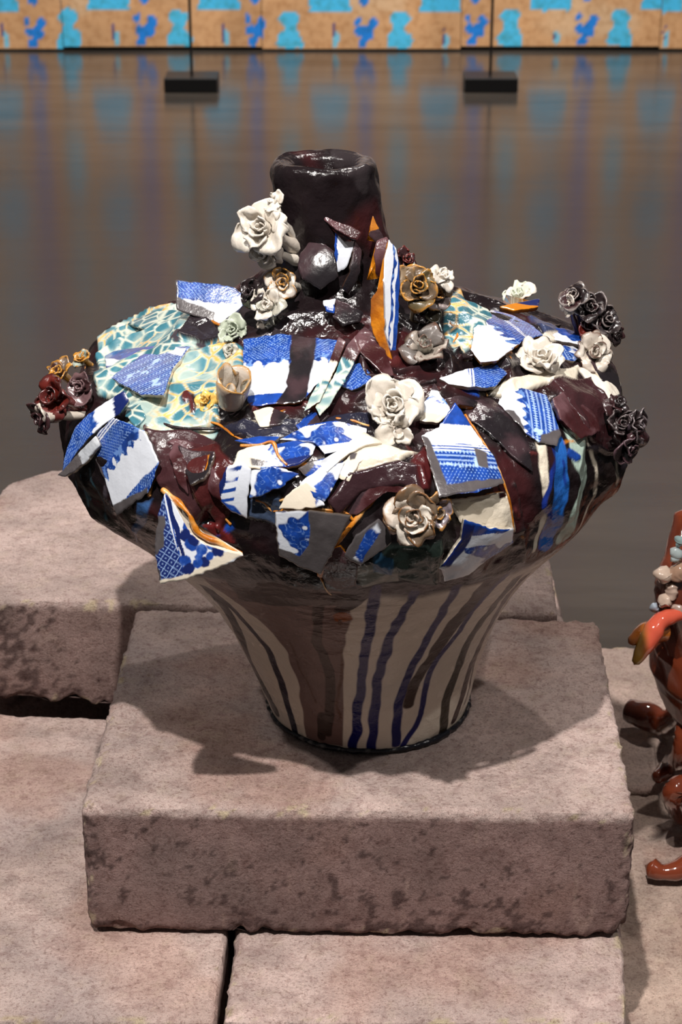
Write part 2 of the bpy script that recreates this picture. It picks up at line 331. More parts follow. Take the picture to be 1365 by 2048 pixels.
def inpoly(u_, v_, poly):
    'signed distance, negative inside'
    n_ = len(poly); ins = np.zeros(len(u_), bool); D = np.full(len(u_), 9.)
    for i in range(n_):
        x0, y0 = poly[i]; x1, y1 = poly[(i+1) % n_]
        c = ((y0 > v_) != (y1 > v_)) & (u_ < (x1-x0)*(v_-y0)/((y1-y0) if y1 != y0 else 1e-12)+x0); ins ^= c
        ex, ey = x1-x0, y1-y0; s = np.clip(((u_-x0)*ex+(v_-y0)*ey)/(ex*ex+ey*ey+1e-12), 0, 1); D = np.minimum(D, np.hypot(u_-x0-s*ex, v_-y0-s*ey))
    return np.where(ins, -D, D)
def frame(P):
    'best-fit plane of points: centre, e1, e2, n (n towards the camera)'
    P = np.asarray(P); c = P.mean(0); u_, s_, vt = np.linalg.svd(P-c); n_ = vt[2]
    if n_@(CAM-c) < 0: n_ = -n_
    e1 = np.cross([0, 0, 1], n_); e1 = vt[0] if np.linalg.norm(e1) < .05 else e1/np.linalg.norm(e1)
    return c, e1, np.cross(n_, e1), n_
def patch(px, col, raise_=0, jit=.5, soft=.0009):
    global VP
    P = [hit(*p) for p in px]; P = [h[0] for h in P if h is not None]
    if len(P) < 3: return
    c, e1, e2, n_ = frame(P); poly = [((p-c)@e1, (p-c)@e2) for p in P]; rad = max(np.linalg.norm(p-c) for p in P)+.01
    I = np.where((np.linalg.norm(VP-c, axis=1) < rad*1.15) & (VN@n_ > -.1))[0]; Q = VP[I]-c
    ju = .006*jit*vn(TD[I], 45, 70); jv = .006*jit*vn(TD[I], 45, 71); sdist = inpoly(Q@e1+ju, Q@e2+jv, poly); m = np.zeros(len(VP)); m[I] = smooth(soft, -soft, sdist)
    cc = col(TD[I], Q@e1, Q@e2) if callable(col) else col
    VC[I] = VC[I]*(1-m[I][:, None])+cc*m[I][:, None]
    if raise_: VP[I] = VP[I]+VN[I]*(raise_*smooth(.0015, -.002, sdist))[:, None]
def crackle(p, u_=None, v_=None):
    d = worley(p+.004*np.stack([vn(p, 50, 1), vn(p, 50, 2), vn(p, 50, 3)], 1), 75, 2); n_ = fbm(p, 30, 80)
    c = TEA*.75*(1+.6*n_[:, None]); k = smooth(.22, .02, d)[:, None]; c = c*(1-k)+lin((200, 206, 190))*k
    k = (smooth(.10, .02, d)*smooth(-.05, .2, fbm(p, 20, 83)))[:, None]; c = c*(1-k)+lin((226, 168, 84))*k
    k = smooth(.12, .45, n_)[:, None]*.7; return c*(1-k)+lin((176, 188, 176))*k
def cq(*a): return [(350+.564*x, 1100+.564*y) + ((r_*.564,) if r_ else ()) for x, y, *r in a for r_ in [(r[0] if r else 0)]]
# runs of glaze on the lower cone
patch(cq((100, 90), (600, 140), (640, 250), (598, 300), (602, 400), (606, 700), (470, 665), (440, 500), (405, 370), (340, 290), (250, 205), (150, 140)), MAU, jit=.6)
patch(cq((170, 60), (700, 130), (690, 165), (640, 200), (600, 260), (560, 185), (360, 195), (230, 170)), lin((42, 29, 27)), jit=1.5)
stroke(cq((510, 180), (505, 330), (545, 420), (552, 520), (540, 650)), 19, lin((56, 42, 36)))
stroke(cq((600, 235), (605, 245)), 34, lin((140, 72, 26)), jit=1); stroke(cq((592, 250), (592, 420), (577, 500), (583, 600)), 7, lin((92, 60, 44)), jit=.6)
stroke(cq((410, 330), (440, 420), (470, 470), (500, 540)), 5, BRN)
stroke(cq((715, 130), (705, 180), (690, 300), (675, 380), (660, 480), (650, 600), (632, 700)), 19, INK, jit=.5)
stroke(cq((850, 150), (830, 190), (790, 260), (750, 350), (720, 470), (705, 600), (700, 705)), 18, INK, jit=.5)
stroke(cq((1000, 130), (980, 170), (930, 260), (880, 350), (830, 440), (800, 540), (785, 640), (785, 690)), 18, INK, jit=.5)
stroke(cq((1140, 100, 100), (1110, 130, 90), (1040, 210, 76), (960, 310, 66), (900, 400, 56), (850, 480, 50), (832, 550, 40)), 28, lin((58, 40, 30)), jit=.6)
stroke(cq((1170, 95), (1080, 190), (1010, 290), (930, 390), (895, 470), (875, 580), (810, 695)), 14, INK, jit=.4)
stroke(cq((1215, 100), (1125, 210), (1055, 300), (1005, 420), (965, 530), (948, 650)), 24, lin((54, 46, 34)), jit=.3)
stroke(cq((1243, 95), (1130, 250), (1060, 390), (1020, 520), (992, 600)), 24, lin((58, 36, 32)), jit=.3)
stroke(cq((1225, 140), (1110, 290), (1080, 350), (1048, 480), (1030, 540)), 9, lin((88, 72, 60)), jit=.3)
stroke(cq((150, 160), (240, 250), (320, 340), (360, 430), (400, 540), (430, 650)), 17, lin((12, 14, 40)), jit=.4)
stroke(cq((120, 140, 70), (195, 235, 60), (255, 370, 60), (300, 460, 80), (352, 560, 80), (385, 630, 60)), 24, lin((34, 26, 24)), jit=.4)
stroke(cq((110, 160), (205, 330), (275, 450), (335, 570)), 12, lin((85, 42, 40)), jit=.3)
stroke(cq((520, 590), (520, 660)), 20, lin((56, 42, 36)), jit=1)
k = smooth(.0055, .003, VZ+.002*vn(TD, 90, 90))*(VR > .08); mix(k, lin((22, 22, 26)))
# belly: right-hand runs
patch([(925, 815), (1000, 800), (1060, 880), (1090, 960), (1080, 1060), (1040, 1130), (1000, 1150), (1040, 1060), (1020, 970), (980, 890)], lin((36, 30, 31)), .003)
stroke([(1080, 880, 20), (1090, 960, 20), (1085, 1050, 14), (1070, 1100, 14)], 16, CRM)
stroke([(1108, 880, 44), (1120, 960, 50), (1115, 1030, 46), (1095, 1085, 40)], 46, lin((34, 92, 170)), jit=1.2)
stroke([(1105, 900), (1098, 1000), (1100, 1050)], 12, lin((24, 44, 120)), jit=1.5); stroke([(1126, 930), (1128, 1020)], 10, lin((24, 54, 130)), jit=1.5)
stroke([(1140, 845, 44), (1160, 900, 56), (1168, 960, 56), (1155, 1020, 50), (1130, 1070, 40)], 50, lin((168, 188, 176)), jit=.8)
stroke([(1172, 870), (1192, 930), (1190, 990), (1165, 1045), (1140, 1080)], 9, CRM)
stroke([(1200, 860), (1218, 930), (1208, 1000), (1180, 1040)], 40, lin((34, 25, 24)), jit=.5)
stroke([(1228, 900), (1236, 950), (1226, 990), (1200, 1035), (1160, 1080)], 6, CRM, jit=.6)
patch([(1150, 735), (1215, 720), (1240, 770), (1236, 800), (1200, 810), (1190, 770)], lin((218, 210, 196)), .002)
patch([(1100, 765), (1180, 760), (1215, 820), (1230, 900), (1195, 900), (1170, 860), (1120, 815)], lin((54, 30, 33)), .005)
patch([(980, 790), (1040, 755), (1160, 735), (1150, 765), (1080, 778), (1010, 800)], CRM, .003)
# left belly
for a in ([(160, 950), (180, 1010), (230, 1070)], [(175, 930), (195, 980), (215, 1040)], [(150, 960), (165, 1000), (190, 1045)]): stroke(a, 6, lin((60, 92, 104)), jit=1.5)
patch([(270, 1010), (300, 1010), (312, 1120), (285, 1095)], lin((52, 84, 130)), 0, 1.5)
patch([(262, 1085), (300, 1100), (330, 1125), (300, 1120)], lin((200, 180, 160)), 0, 1)
# dome patches
patch([(128, 740), (150, 700), (200, 675), (300, 618), (350, 610), (440, 640), (400, 665), (480, 700), (495, 760), (430, 800), (440, 850), (330, 862), (262, 858), (245, 800), (200, 790)], crackle, .003, .5)
patch([(390, 640), (450, 655), (480, 690), (400, 690), (360, 680)], lin((40, 34, 38)), .006, .7)
patch([(895, 600), (925, 580), (985, 592), (985, 640), (955, 690), (905, 705), (885, 660)], crackle, .002, .5)
patch([(500, 845), (560, 830), (590, 850), (520, 860)], CRM, .001)
patch([(240, 856), (330, 850), (440, 862), (430, 880), (300, 880)], crackle, .0, .5)
patch([(690, 935), (740, 880), (800, 900), (840, 905), (800, 925), (720, 945), (690, 965), (672, 950)], CRM, .003)
patch([(650, 1000), (700, 950), (800, 925), (850, 935), (862, 985), (800, 975), (730, 990), (680, 1030)], lin((48, 30, 34)), .006)
patch([(895, 1000), (1015, 985), (1030, 1060), (930, 1050)], CRM, .004, .3)
patch([(825, 920), (848, 880), (862, 980), (838, 985)], lin((70, 26, 28)), .004)
patch([(290, 860), (380, 870), (440, 890), (430, 1000), (400, 1050), (330, 980)], lin((58, 34, 37)), .006)
patch([(390, 905), (440, 890), (500, 950), (440, 1060), (420, 1020), (395, 980)], lin((68, 28, 28)), .004)
patch([(400, 1050), (440, 1040), (470, 1090), (440, 1085)], lin((90, 30, 30)), .004)
patch([(440, 860), (520, 850), (740, 830), (740, 860), (520, 890)], lin((34, 34, 48)), .002)
patch([(490, 1000), (560, 990), (560, 1060), (500, 1040)], lin((58, 70, 92)), .002, 1)
patch([(790, 1080), (880, 1080), (880, 1165), (800, 1160), (740, 1130)], lin((60, 74, 68)), .003, 1)
patch([(715, 1140), (790, 1130), (800, 1165), (720, 1180)], lin((150, 150, 140)), .0, 1); patch([(740, 1100), (790, 1110), (780, 1150), (750, 1150)], lin((58, 104, 140)), 0, 1)
patch([(980, 720), (1080, 700), (1100, 720), (1000, 745)], lin((38, 34, 38)), .004, 1)
patch([(1060, 640), (1180, 655), (1150, 680), (1080, 665)], lin((54, 62, 92)), .004, 1)
patch([(1070, 665), (1140, 675), (1170, 690), (1100, 680)], CRM, .002, .6)
patch([(1120, 690), (1190, 690), (1180, 715), (1130, 712)], lin((52, 92, 170)), .002, 1)
for a in ([(700, 690, 20), (740, 760, 16), (830, 765, 10)], [(620, 850, 12), (740, 790, 14), (860, 770, 8)], [(930, 720, 10), (860, 735, 10), (800, 745, 10)]): stroke(a, 14, lin((50, 32, 34)), raise_=.006, jit=1)
stroke([(800, 640), (850, 700), (960, 715), (1080, 690)], 14, lin((38, 31, 34)), raise_=.006, jit=1)
rg = random.Random(12)
for i in range(46):
    x0 = rg.uniform(180, 1180); y0 = rg.uniform(700, 1080); a = rg.uniform(0, 6.28); kd = i % 4
    if kd == 0: stroke([(x0+t*math.cos(a+.5*math.sin(t/14)), y0+.6*t*math.sin(a+.6*math.sin(t/11))) for t in range(0, 70, 12)], rg.uniform(3, 6), lin((190, 118, 34)), raise_=.0015, jit=1.4)
    elif kd == 1: stroke([(x0, y0), (x0+30*math.cos(a), y0+18*math.sin(a))], rg.uniform(10, 22), rg.choice([CRM, TEA*.8, BLU, MAR, CRM]), raise_=.0015, jit=2)
    else: stroke([(x0+t*math.cos(a), y0+.6*t*math.sin(a+t/40)) for t in range(0, 90, 15)], rg.uniform(8, 18), rg.choice([DARK*1.3, MAR, lin((60, 54, 60)), MAR*1.5]), raise_=rg.uniform(.001, .003), jit=1.5)
vase = empty('ceramic_vase', (.0265, .04, 0), 'dark glazed vase covered with blue and white plate shards and clay roses', 'vase')
O = np.array([.0265, .04, 0])
mesh_obj('body', VP-O, grid_faces(NS, NT, True), GLAZE, vase, np.clip(VC, .004, .95))
# foot bead
def tube(name, pts, rad, m, parent, col, seg=8, sub=6, jit=.2, label=None, flat=1., origin=None, amp=.0006):
    'tube along a smoothed polyline, radius given or per point'
    P = np.array(pts, float); n_ = len(P); rad = np.array([rad]*n_ if np.isscalar(rad) else rad, float)
    Q, Rr = [], []
    for i in range(n_-1):
        p0, p1, p2, p3 = P[max(i-1, 0)], P[i], P[i+1], P[min(i+2, n_-1)]
        for s in np.linspace(0, 1, sub, endpoint=False): Q.append(.5*((2*p1)+(-p0+p2)*s+(2*p0-5*p1+4*p2-p3)*s*s+(-p0+3*p1-3*p2+p3)*s**3)); Rr.append(rad[i]*(1-s)+rad[i+1]*s)
    Q.append(P[-1]); Rr.append(rad[-1]); Q = np.array(Q); Rr = np.array(Rr)
    Rr = Rr*(1+jit*vn(Q, 160, 3)); T = np.gradient(Q, axis=0); T /= np.linalg.norm(T, axis=1)[:, None]+1e-9
    up = np.array([.31, .22, .92]); V = []
    for q, t_, r_ in zip(Q, T, Rr):
        a = np.cross(t_, up); a /= np.linalg.norm(a)+1e-9; b2 = np.cross(a, t_)
        for k_ in range(seg): an = 2*math.pi*k_/seg; V.append(q+r_*(a*math.cos(an)+b2*math.sin(an)))
    V = np.array(V); V += amp*np.stack([vn(V, 150, 7), vn(V, 150, 8), vn(V, 150, 9)], 1)
    nq = len(Q); V = np.vstack([V, Q[0]-T[0]*Rr[0]*.7, Q[-1]+T[-1]*Rr[-1]*.7]); fc = grid_faces(nq, seg, True)
    k_ = np.arange(seg); c0 = np.stack([np.full(seg, nq*seg), (k_+1) % seg, k_], 1); c1 = np.stack([np.full(seg, nq*seg+1), (nq-1)*seg+k_, (nq-1)*seg+(k_+1) % seg], 1)
    cc = col(V) if callable(col) else np.tile(col, (len(V), 1))
    o = mesh_obj(name, V-(O if origin is None else origin), [fc, c0, c1], m, parent, cc)
    if label: o['label'] = label
    return o
ring = [(O[0]+.0965*math.cos(a), O[1]+.0965*math.sin(a), .0032) for a in np.linspace(0, 2*math.pi, 61)]
def beadc(V):
    k_ = smooth(.2, .5, fbm(V, 150, 14))*.25; k_ = k_[:, None]; return lin((24, 24, 30))*(1-k_)+lin((190, 185, 178))*k_
tube('foot_bead', ring, .0026, GLAZE, vase, beadc, label='black glaze bead with white specks', jit=.5)
# ---------------------------------------------------------------- seams of ochre glaze
def och(V):
    k_ = smooth(-.1, .5, fbm(V, 90, 31))[:, None]; c = OCH*(1-k_)+lin((236, 196, 132))*k_; k_ = smooth(.1, .4, fbm(V, 60, 35))[:, None]; return c*(1-k_*.6)+lin((140, 80, 24))*k_*.6
def seam(px, w, lift=1.0, col=och):
    P = []
    for p in px:
        h = hit(*p[:2]); l_ = (p[2] if len(p) > 2 else lift)/1000
        if h is not None: P.append(h[0]-ray(*p[:2])*l_)
    if len(P) > 1: tube('glaze_seam', P, w*.00019, SEAM if col is och else GLAZE, vase, col, jit=.45, seg=8, sub=7)
for px, w in (([(290, 860), (306, 890), (325, 935), (303, 965), (298, 992)], 9), ([(325, 980, 9), (352, 1000, 10), (378, 1030, 12), (398, 1066, 14), (440, 1086, 16), (483, 1110, 18)], 12),
              ([(790, 968), (750, 992), (716, 1035), (690, 1068), (655, 1105), (640, 1150)], 13), ([(548, 1022), (600, 1018), (650, 1019), (688, 1024), (708, 1042)], 8),
              ([(400, 838), (440, 850), (470, 872), (505, 888)], 6), ([(930, 830, 8), (965, 880, 8), (1000, 945, 8), (1020, 1005, 6), (1028, 1062, 5)], 5), ([(345, 624), (400, 632), (460, 662)], 7),
              ([(482, 892, 8), (515, 890, 9), (545, 884, 9), (556, 912, 8), (574, 930, 7)], 7), ([(672, 838), (705, 842), (738, 852)], 6), ([(640, 1150), (650, 1175), (662, 1190)], 4), ([(424, 990), (440, 1025), (462, 1048)], 6),
              ([(930, 1000), (934, 1040)], 4), ([(985, 1010), (972, 1040)], 4), ([(236, 1040), (243, 1075), (254, 1105)], 4), ([(560, 1002), (590, 990), (604, 968)], 5), ([(672, 912), (700, 898), (728, 892)], 5),
              ([(545, 1025), (530, 1005), (512, 1000)], 6), ([(905, 760), (960, 770), (975, 792)], 5), ([(130, 722), (180, 690), (206, 700)], 8), ([(400, 712), (450, 700), (470, 712)], 5), ([(905, 610), (900, 645), (915, 668), (905, 690)], 6),
              ([(215, 712), (170, 735), (195, 775)], 4), ([(395, 740), (360, 770), (380, 810)], 4), ([(372, 815), (395, 835), (420, 828)], 7), ([(625, 815), (640, 800), (660, 770)], 6), ([(795, 1020), (794, 1000), (792, 975)], 3),
              ([(985, 724), (965, 735), (950, 745)], 6), ([(740, 1000), (737, 970), (733, 945)], 3)): seam(px, w)
for px, w in (([(300, 620), (260, 650), (180, 690)], 5), ([(262, 790), (330, 850), (440, 858)], 8), ([(220, 860), (270, 862), (300, 870)], 7), ([(470, 870), (540, 858), (640, 852)], 9), ([(790, 760), (830, 770), (870, 762)], 12),
              ([(860, 720), (920, 716), (1000, 705)], 10), ([(1000, 690), (1060, 665), (1120, 650)], 9), ([(640, 690), (650, 740), (610, 800)], 10)):
    seam(px, w, 2, lambda V: np.tile(lin((36, 27, 29)), (len(V), 1))*(1+.5*vn(V, 80, 3)[:, None]))
# ---------------------------------------------------------------- plate shards
def pattern(kind, u_, v_, s):
    'u,v in mm; s 0..1 inside the band'
    p = np.stack([u_, v_, 0*u_], 1)/1000.; o = np.ones((len(u_), 1))
    W = WHT*o; Bc = BLU*(1+.7*fbm(p, 90, 3)[:, None]+.4*fbm(p, 300, 8)[:, None])
    if kind == 'W': return W*(1+.02*fbm(p, 30, 5)[:, None])
    if kind == 'B': k_ = smooth(.15, .5, fbm(p, 160, 6))[:, None]*.5; return Bc*(1-k_)+lin((90, 130, 205))*k_
    if kind == 'N': return NAV*(1+.3*fbm(p, 90, 3)[:, None])
    if kind == 'L':   # lattice of small crosses
        a = np.abs(np.sin((u_+v_)*math.pi/3.4)); c = np.abs(np.sin((u_-v_)*math.pi/3.4)); d = np.abs(np.sin(u_*math.pi/3.4)*np.sin(v_*math.pi/3.4))
        k_ = np.maximum(smooth(.28, .1, a), smooth(.28, .1, c)); k_ = np.maximum(k_, smooth(.93, .99, d))[:, None]*.75; return Bc*(1-k_)+lin((140, 175, 225))*k_
    if kind == 'X':   # bold diaper with double lines
        a = np.abs(np.sin((u_+v_)*math.pi/8)); c = np.abs(np.sin((u_-v_)*math.pi/8)); k_ = np.maximum(smooth(.22, .12, a), smooth(.22, .12, c)); k2 = np.maximum(smooth(.36, .3, a)*smooth(.24, .28, a), smooth(.36, .3, c)*smooth(.24, .28, c))
        k3 = smooth(.9, .95, np.abs(a*c)); k_ = np.clip(k_+k3*.8, 0, 1)[:, None]*.8; c_ = NAV*1.3*(1-k_)+lin((150, 180, 225))*k_; return c_
    if kind == 'S':   # fish scale rows
        row = np.floor(v_/2.6); uu = (u_/3.2+.5*(row % 2)) % 1-.5; vv = (v_/2.6) % 1; d = np.hypot(uu*1.6, vv-.3); k_ = smooth(.3, .15, d)[:, None]*.8; return Bc*(1-k_)+lin((150, 185, 232))*k_
    if kind == 'K':   # buildings: roofs, terraces, windows
        a = smooth(.75, .9, np.abs(np.sin(v_*math.pi/4.2))); c = smooth(.85, .95, np.abs(np.sin(u_*math.pi/3.1)))*((np.floor(v_/4.2) % 3) == 1); k_ = np.clip(a*.6+c*.8, 0, 1)*smooth(-.5, .1, fbm(p, 70, 12)+.25); k_ = np.maximum(k_, smooth(.25, .35, fbm(p, 110, 17)))[:, None]
        return Bc*(1-k_)+lin((170, 198, 236))*k_
    if kind in 'FR':  # ragged flowers, blue running out into white
        x = s if kind == 'F' else 1-s; nn = fbm(p, 170, 9)*1.1+.35*np.sin(u_*math.pi/5.5); k_ = smooth(-.05, .08, nn+.9-2.0*x)[:, None]; lt = smooth(.05, .2, fbm(p, 260, 19))[:, None]*.6
        return (Bc*.85*(1-lt)+lin((120, 160, 220))*lt)*k_+W*(1-k_)
    if kind == 'P':   # large brush shapes with darker outlines and light veins
        nn = vn(p, 95, 21)+.5*vn(p, 190, 22); k_ = smooth(.02, .12, nn)[:, None]; ed = smooth(.16, .04, np.abs(nn-.12))[:, None]*.5; vv_ = smooth(.07, .02, np.abs(vn(p, 260, 24)))[:, None]*.55*k_; c_ = Bc*(1-ed)+NAV*ed; c_ = c_*(1-vv_)+lin((120, 158, 215))*vv_; return c_*k_+W*(1-k_)
    if kind == 'V':   # swirling waves
        ph = u_*.55+1.6*vn(p, 60, 25)+.3*v_; k_ = smooth(.25, .5, np.sin(ph*1.3))[:, None]*smooth(-.35, -.1, vn(p, 90, 27))[:, None]; return Bc*k_+W*(1-k_)
    if kind == 'T': k_ = smooth(.0, .5, np.sin(v_*math.pi/1.3))[:, None]; return Bc*k_+W*(1-k_)
    if kind == 'G': return PEW*(1+.4*fbm(p, 120, 31)[:, None])
    if kind == 'C': return CRM*(1+.08*fbm(p, 40, 33)[:, None])
    if kind == 'D': k_ = smooth(-.1, .4, fbm(p, 50, 35))[:, None]; return lin((30, 26, 29))*(1-k_)+lin((60, 44, 48))*k_
    if kind == 'M': k_ = smooth(-.1, .4, fbm(p, 50, 35))[:, None]; return lin((54, 24, 26))*(1-k_)+lin((92, 64, 68))*k_
    if kind == 'O': k_ = smooth(-.1, .4, fbm(p, 90, 35))[:, None]; return OCH*(1-k_)+lin((168, 104, 40))*k_
    if kind == 'E': return crackle(p*1.0)
    if kind == 'H': k_ = smooth(-.1, .4, fbm(p, 50, 35))[:, None]; return lin((168, 172, 178))*(1-k_)+lin((222, 226, 230))*k_
    raise ValueError(kind)
rs = np.random.RandomState(4)
def shard(px, bands, ab, lift=3, lifts=None, th=3.6, bend=.0, wave=.6, over=(), edge=CRM, worn=.0, dens=1.0, wornc=None, name='plate_shard', label=None, mtl=None, normal=None, depth=None):
    '''px outline in the picture; its corners lie on one plane laid on the vase (lift in mm off it towards the lens);
    bands [(end, kind)] run from pixel ab[0] to ab[1]; over = [(outline, kind)] areas covered by other glaze'''
    pts = []
    for i, p in enumerate(px):
        h = hit(*p); l_ = (lifts[i] if lifts else lift)/1000.
        if h is not None and l_ > -1: pts.append(h[0]-ray(*p)*l_)
    if normal is None and len(pts) < 3: pts = [hitn(*p)[0]-ray(*p)*lift/1000. for p in px]
    if normal is not None:
        cx = np.mean([p[0] for p in px]); cy = np.mean([p[1] for p in px]); h = hitn(*(depth or (cx, cy))); c = h[0]-ray(*(depth or (cx, cy)))*lift/1000.; n_ = np.array(normal, float); n_ /= np.linalg.norm(n_)
        e1 = np.cross([0, 0, 1], n_); e1 = e1/np.linalg.norm(e1); e2 = np.cross(n_, e1)
    else:
        c, e1, e2, n_ = frame(pts)
        v_ = CAM-c; v_ /= np.linalg.norm(v_)
        if n_@v_ < .3: n_ = n_+v_*(.35-n_@v_)*1.2; n_ /= np.linalg.norm(n_); e1 = np.cross([0, 0, 1], n_); e1 /= np.linalg.norm(e1); e2 = np.cross(n_, e1)
    if normal is None:
        hh = []; cx = np.mean([p[0] for p in px]); cy = np.mean([p[1] for p in px])
        for p in px:
            for f_ in (0, .25, .5, .75, .92):
                q_ = (cx+(p[0]-cx)*f_, cy+(p[1]-cy)*f_); g_ = hit(*q_)
                if g_: hh.append((g_[0]-c)@n_)
        if hh: c = c+n_*float(np.clip(np.percentile(hh, 93)+.003, 0, .022))
    def on(p):
        d = ray(*p[:2]); q = CAM+d*(((c-CAM)@n_)/(d@n_)); return np.array([(q-c)@e1, (q-c)@e2])
    poly = np.array([on(p) for p in px]); ar = sum(poly[i][0]*poly[(i+1) % len(poly)][1]-poly[(i+1) % len(poly)][0]*poly[i][1] for i in range(len(poly)))
    if ar < 0: poly = poly[::-1]
    ctr = poly.mean(0); seg = np.linalg.norm(np.roll(poly, -1, 0)-poly, axis=1); per = seg.sum(); Nb = int(min(260, max(40, per/.0011*dens))); size = np.sqrt(abs(ar)/2); M = int(min(90, max(10, size*.62/.0010*dens)))
    B = []
    for i in range(len(poly)):
        k_ = max(2, int(round(Nb*seg[i]/per)))
        for s in np.arange(k_)/k_: B.append(poly[i]*(1-s)+poly[(i+1) % len(poly)]*s)
    B = np.array(B); nb = len(B); B3 = np.hstack([B, np.zeros((nb, 1))])+c; nrm_ = (B-ctr)/np.linalg.norm(B-ctr, axis=1)[:, None]
    B = B+nrm_*(.0010*vn(B3, 160, 41)+.0007*vn(B3, 420, 42))[:, None]
    B = B*.6+.2*np.roll(B, 1, 0)+.2*np.roll(B, -1, 0)
    rr = np.concatenate([(np.arange(1, M+1)/M)]); T2 = np.vstack([ctr[None]]+[ctr+(B-ctr)*r_ for r_ in rr])
    # pattern axes
    A = on(ab[0]); Bq = on(ab[1]); vd = (Bq-A); Lv = np.linalg.norm(vd); vd /= Lv; ud = np.array([vd[1], -vd[0]])
    uu = (T2-A)@ud*1000; vv = (T2-A)@vd*1000; s = vv/(Lv*1000); P3 = np.hstack([T2, np.zeros((len(T2), 1))])+c
    sj = s+.004*vn(P3, 90, 44)/Lv*.4; C = np.zeros((len(T2), 3)); a0 = -9.
    for j, (e, kd) in enumerate(bands):
        e_ = 9. if j == len(bands)-1 else e; I = (sj >= a0) & (sj < e_)
        st = a0 if a0 > -5 else 0.
        if I.any(): C[I] = pattern(kd, uu[I], vv[I], np.clip((sj[I]-st)/(e-st), 0, 1))
        a0 = e_
    for ov in over:
        op = [on(p) for p in ov[0]]; sd_ = inpoly(T2[:, 0]+.0012*vn(P3, 160, 46), T2[:, 1]+.0012*vn(P3, 160, 47), op); m = smooth(.0005, -.0005, sd_)[:, None]; C = C*(1-m)+pattern(ov[1], uu, vv, s)*m
    dist = np.concatenate([[1], np.repeat(1-rr, nb)])*size
    if worn:
        k_ = smooth(worn*.004, -.0005, dist-worn*.0035*(1+1.5*fbm(P3, 60, 48)))[:, None]; C = C*(1-k_)+(PEW if wornc is None else wornc)*(1+.3*fbm(P3, 150, 4)[:, None])*k_
    rad2 = np.sum((T2-ctr)**2, 1)/(size*size)
    hgt = -bend/1000*rad2+wave/1000*fbm(P3, 28, 49)
    rim = np.concatenate([[0], np.repeat(smooth(1-.0018/size, 1, rr), nb)])*.0007
    top3 = c+T2[:, :1]*e1+T2[:, 1:]*e2+(hgt-rim)[:, None]*n_
    nT = len(T2); last = top3[-nb:]; bot = last-n_*th/1000+((ctr-B)*.05)[:, :1]*e1+((ctr-B)*.05)[:, 1:]*e2
    V = np.vstack([top3, last, bot, (c-n_*th/1000)[None]]); ec = np.tile(edge, (nb, 1))*(1+.2*fbm(last, 120, 3)[:, None])
    C = np.vstack([C, ec, ec*.85, ec[:1]*.7])
    j = np.arange(nb); k_ = (j+1) % nb
    f0 = np.stack([np.zeros(nb, int), 1+j, 1+k_], 1); f1 = grid_faces(M, nb, True, 1)[:, ::-1]; f2 = np.stack([nT+j, nT+nb+j, nT+nb+k_, nT+k_], 1); f3 = np.stack([np.full(nb, nT+2*nb), nT+nb+k_, nT+nb+j], 1)
    o = mesh_obj(name, V-O, [f0, f1, f2, f3], mtl or PORC, vase, np.clip(C, .004, .95))
    if label: o['label'] = label
    return o
SH = shard
# back left, standing
SH([(351, 557), (470, 573), (500, 600), (505, 655), (455, 652), (352, 618)], [(.42, 'L'), (.5, 'F'), (.75, 'W'), (1, 'B')], ((420, 565), (408, 650)), normal=(-.05, -.75, .66), lift=14, depth=(420, 640), over=[([(350, 590), (352, 625), (440, 650), (460, 640), (400, 612)], 'G'), ([(455, 630), (500, 618), (505, 660), (460, 655)], 'M')], worn=.4, bend=2, edge=PEW)
SH([(203, 697), (300, 690), (380, 692), (345, 735), (325, 785), (280, 787), (215, 752)], [(.25, 'B'), (.6, 'K'), (1, 'K')], ((290, 690), (280, 790)), lift=4, over=[([(204, 712), (245, 718), (245, 730), (208, 728)], 'W'), ([(340, 690), (372, 697), (362, 712), (335, 706)], 'W')], worn=.2, bend=2)
SH([(485, 672), (560, 664), (682, 676), (655, 745), (602, 800), (540, 806), (498, 808), (487, 740)], [(.38, 'L'), (.55, 'F'), (.88, 'W'), (1, 'B')], ((540, 665), (530, 805)), lift=8, over=[([(582, 655), (634, 662), (626, 735), (606, 808), (545, 808), (574, 772), (580, 720)], 'D')], worn=0, bend=4, edge=lin((190, 120, 60)))
SH([(682, 732), (728, 722), (748, 762), (705, 778), (686, 770)], [(1, 'L')], ((700, 725), (710, 780)), lift=6)
SH([(678, 672), (692, 684), (668, 745), (640, 802), (608, 822), (622, 790), (655, 735)], [(.35, 'M'), (.6, 'C'), (1, 'E')], ((688, 672), (612, 820)), lift=16, edge=lin((150, 84, 40)), wave=2)
SH([(694, 690), (712, 668), (722, 700), (690, 760), (660, 810), (640, 830), (632, 812), (668, 750)], [(.3, 'M'), (1, 'E')], ((705, 670), (640, 825)), lift=14, edge=BRN, wave=2)
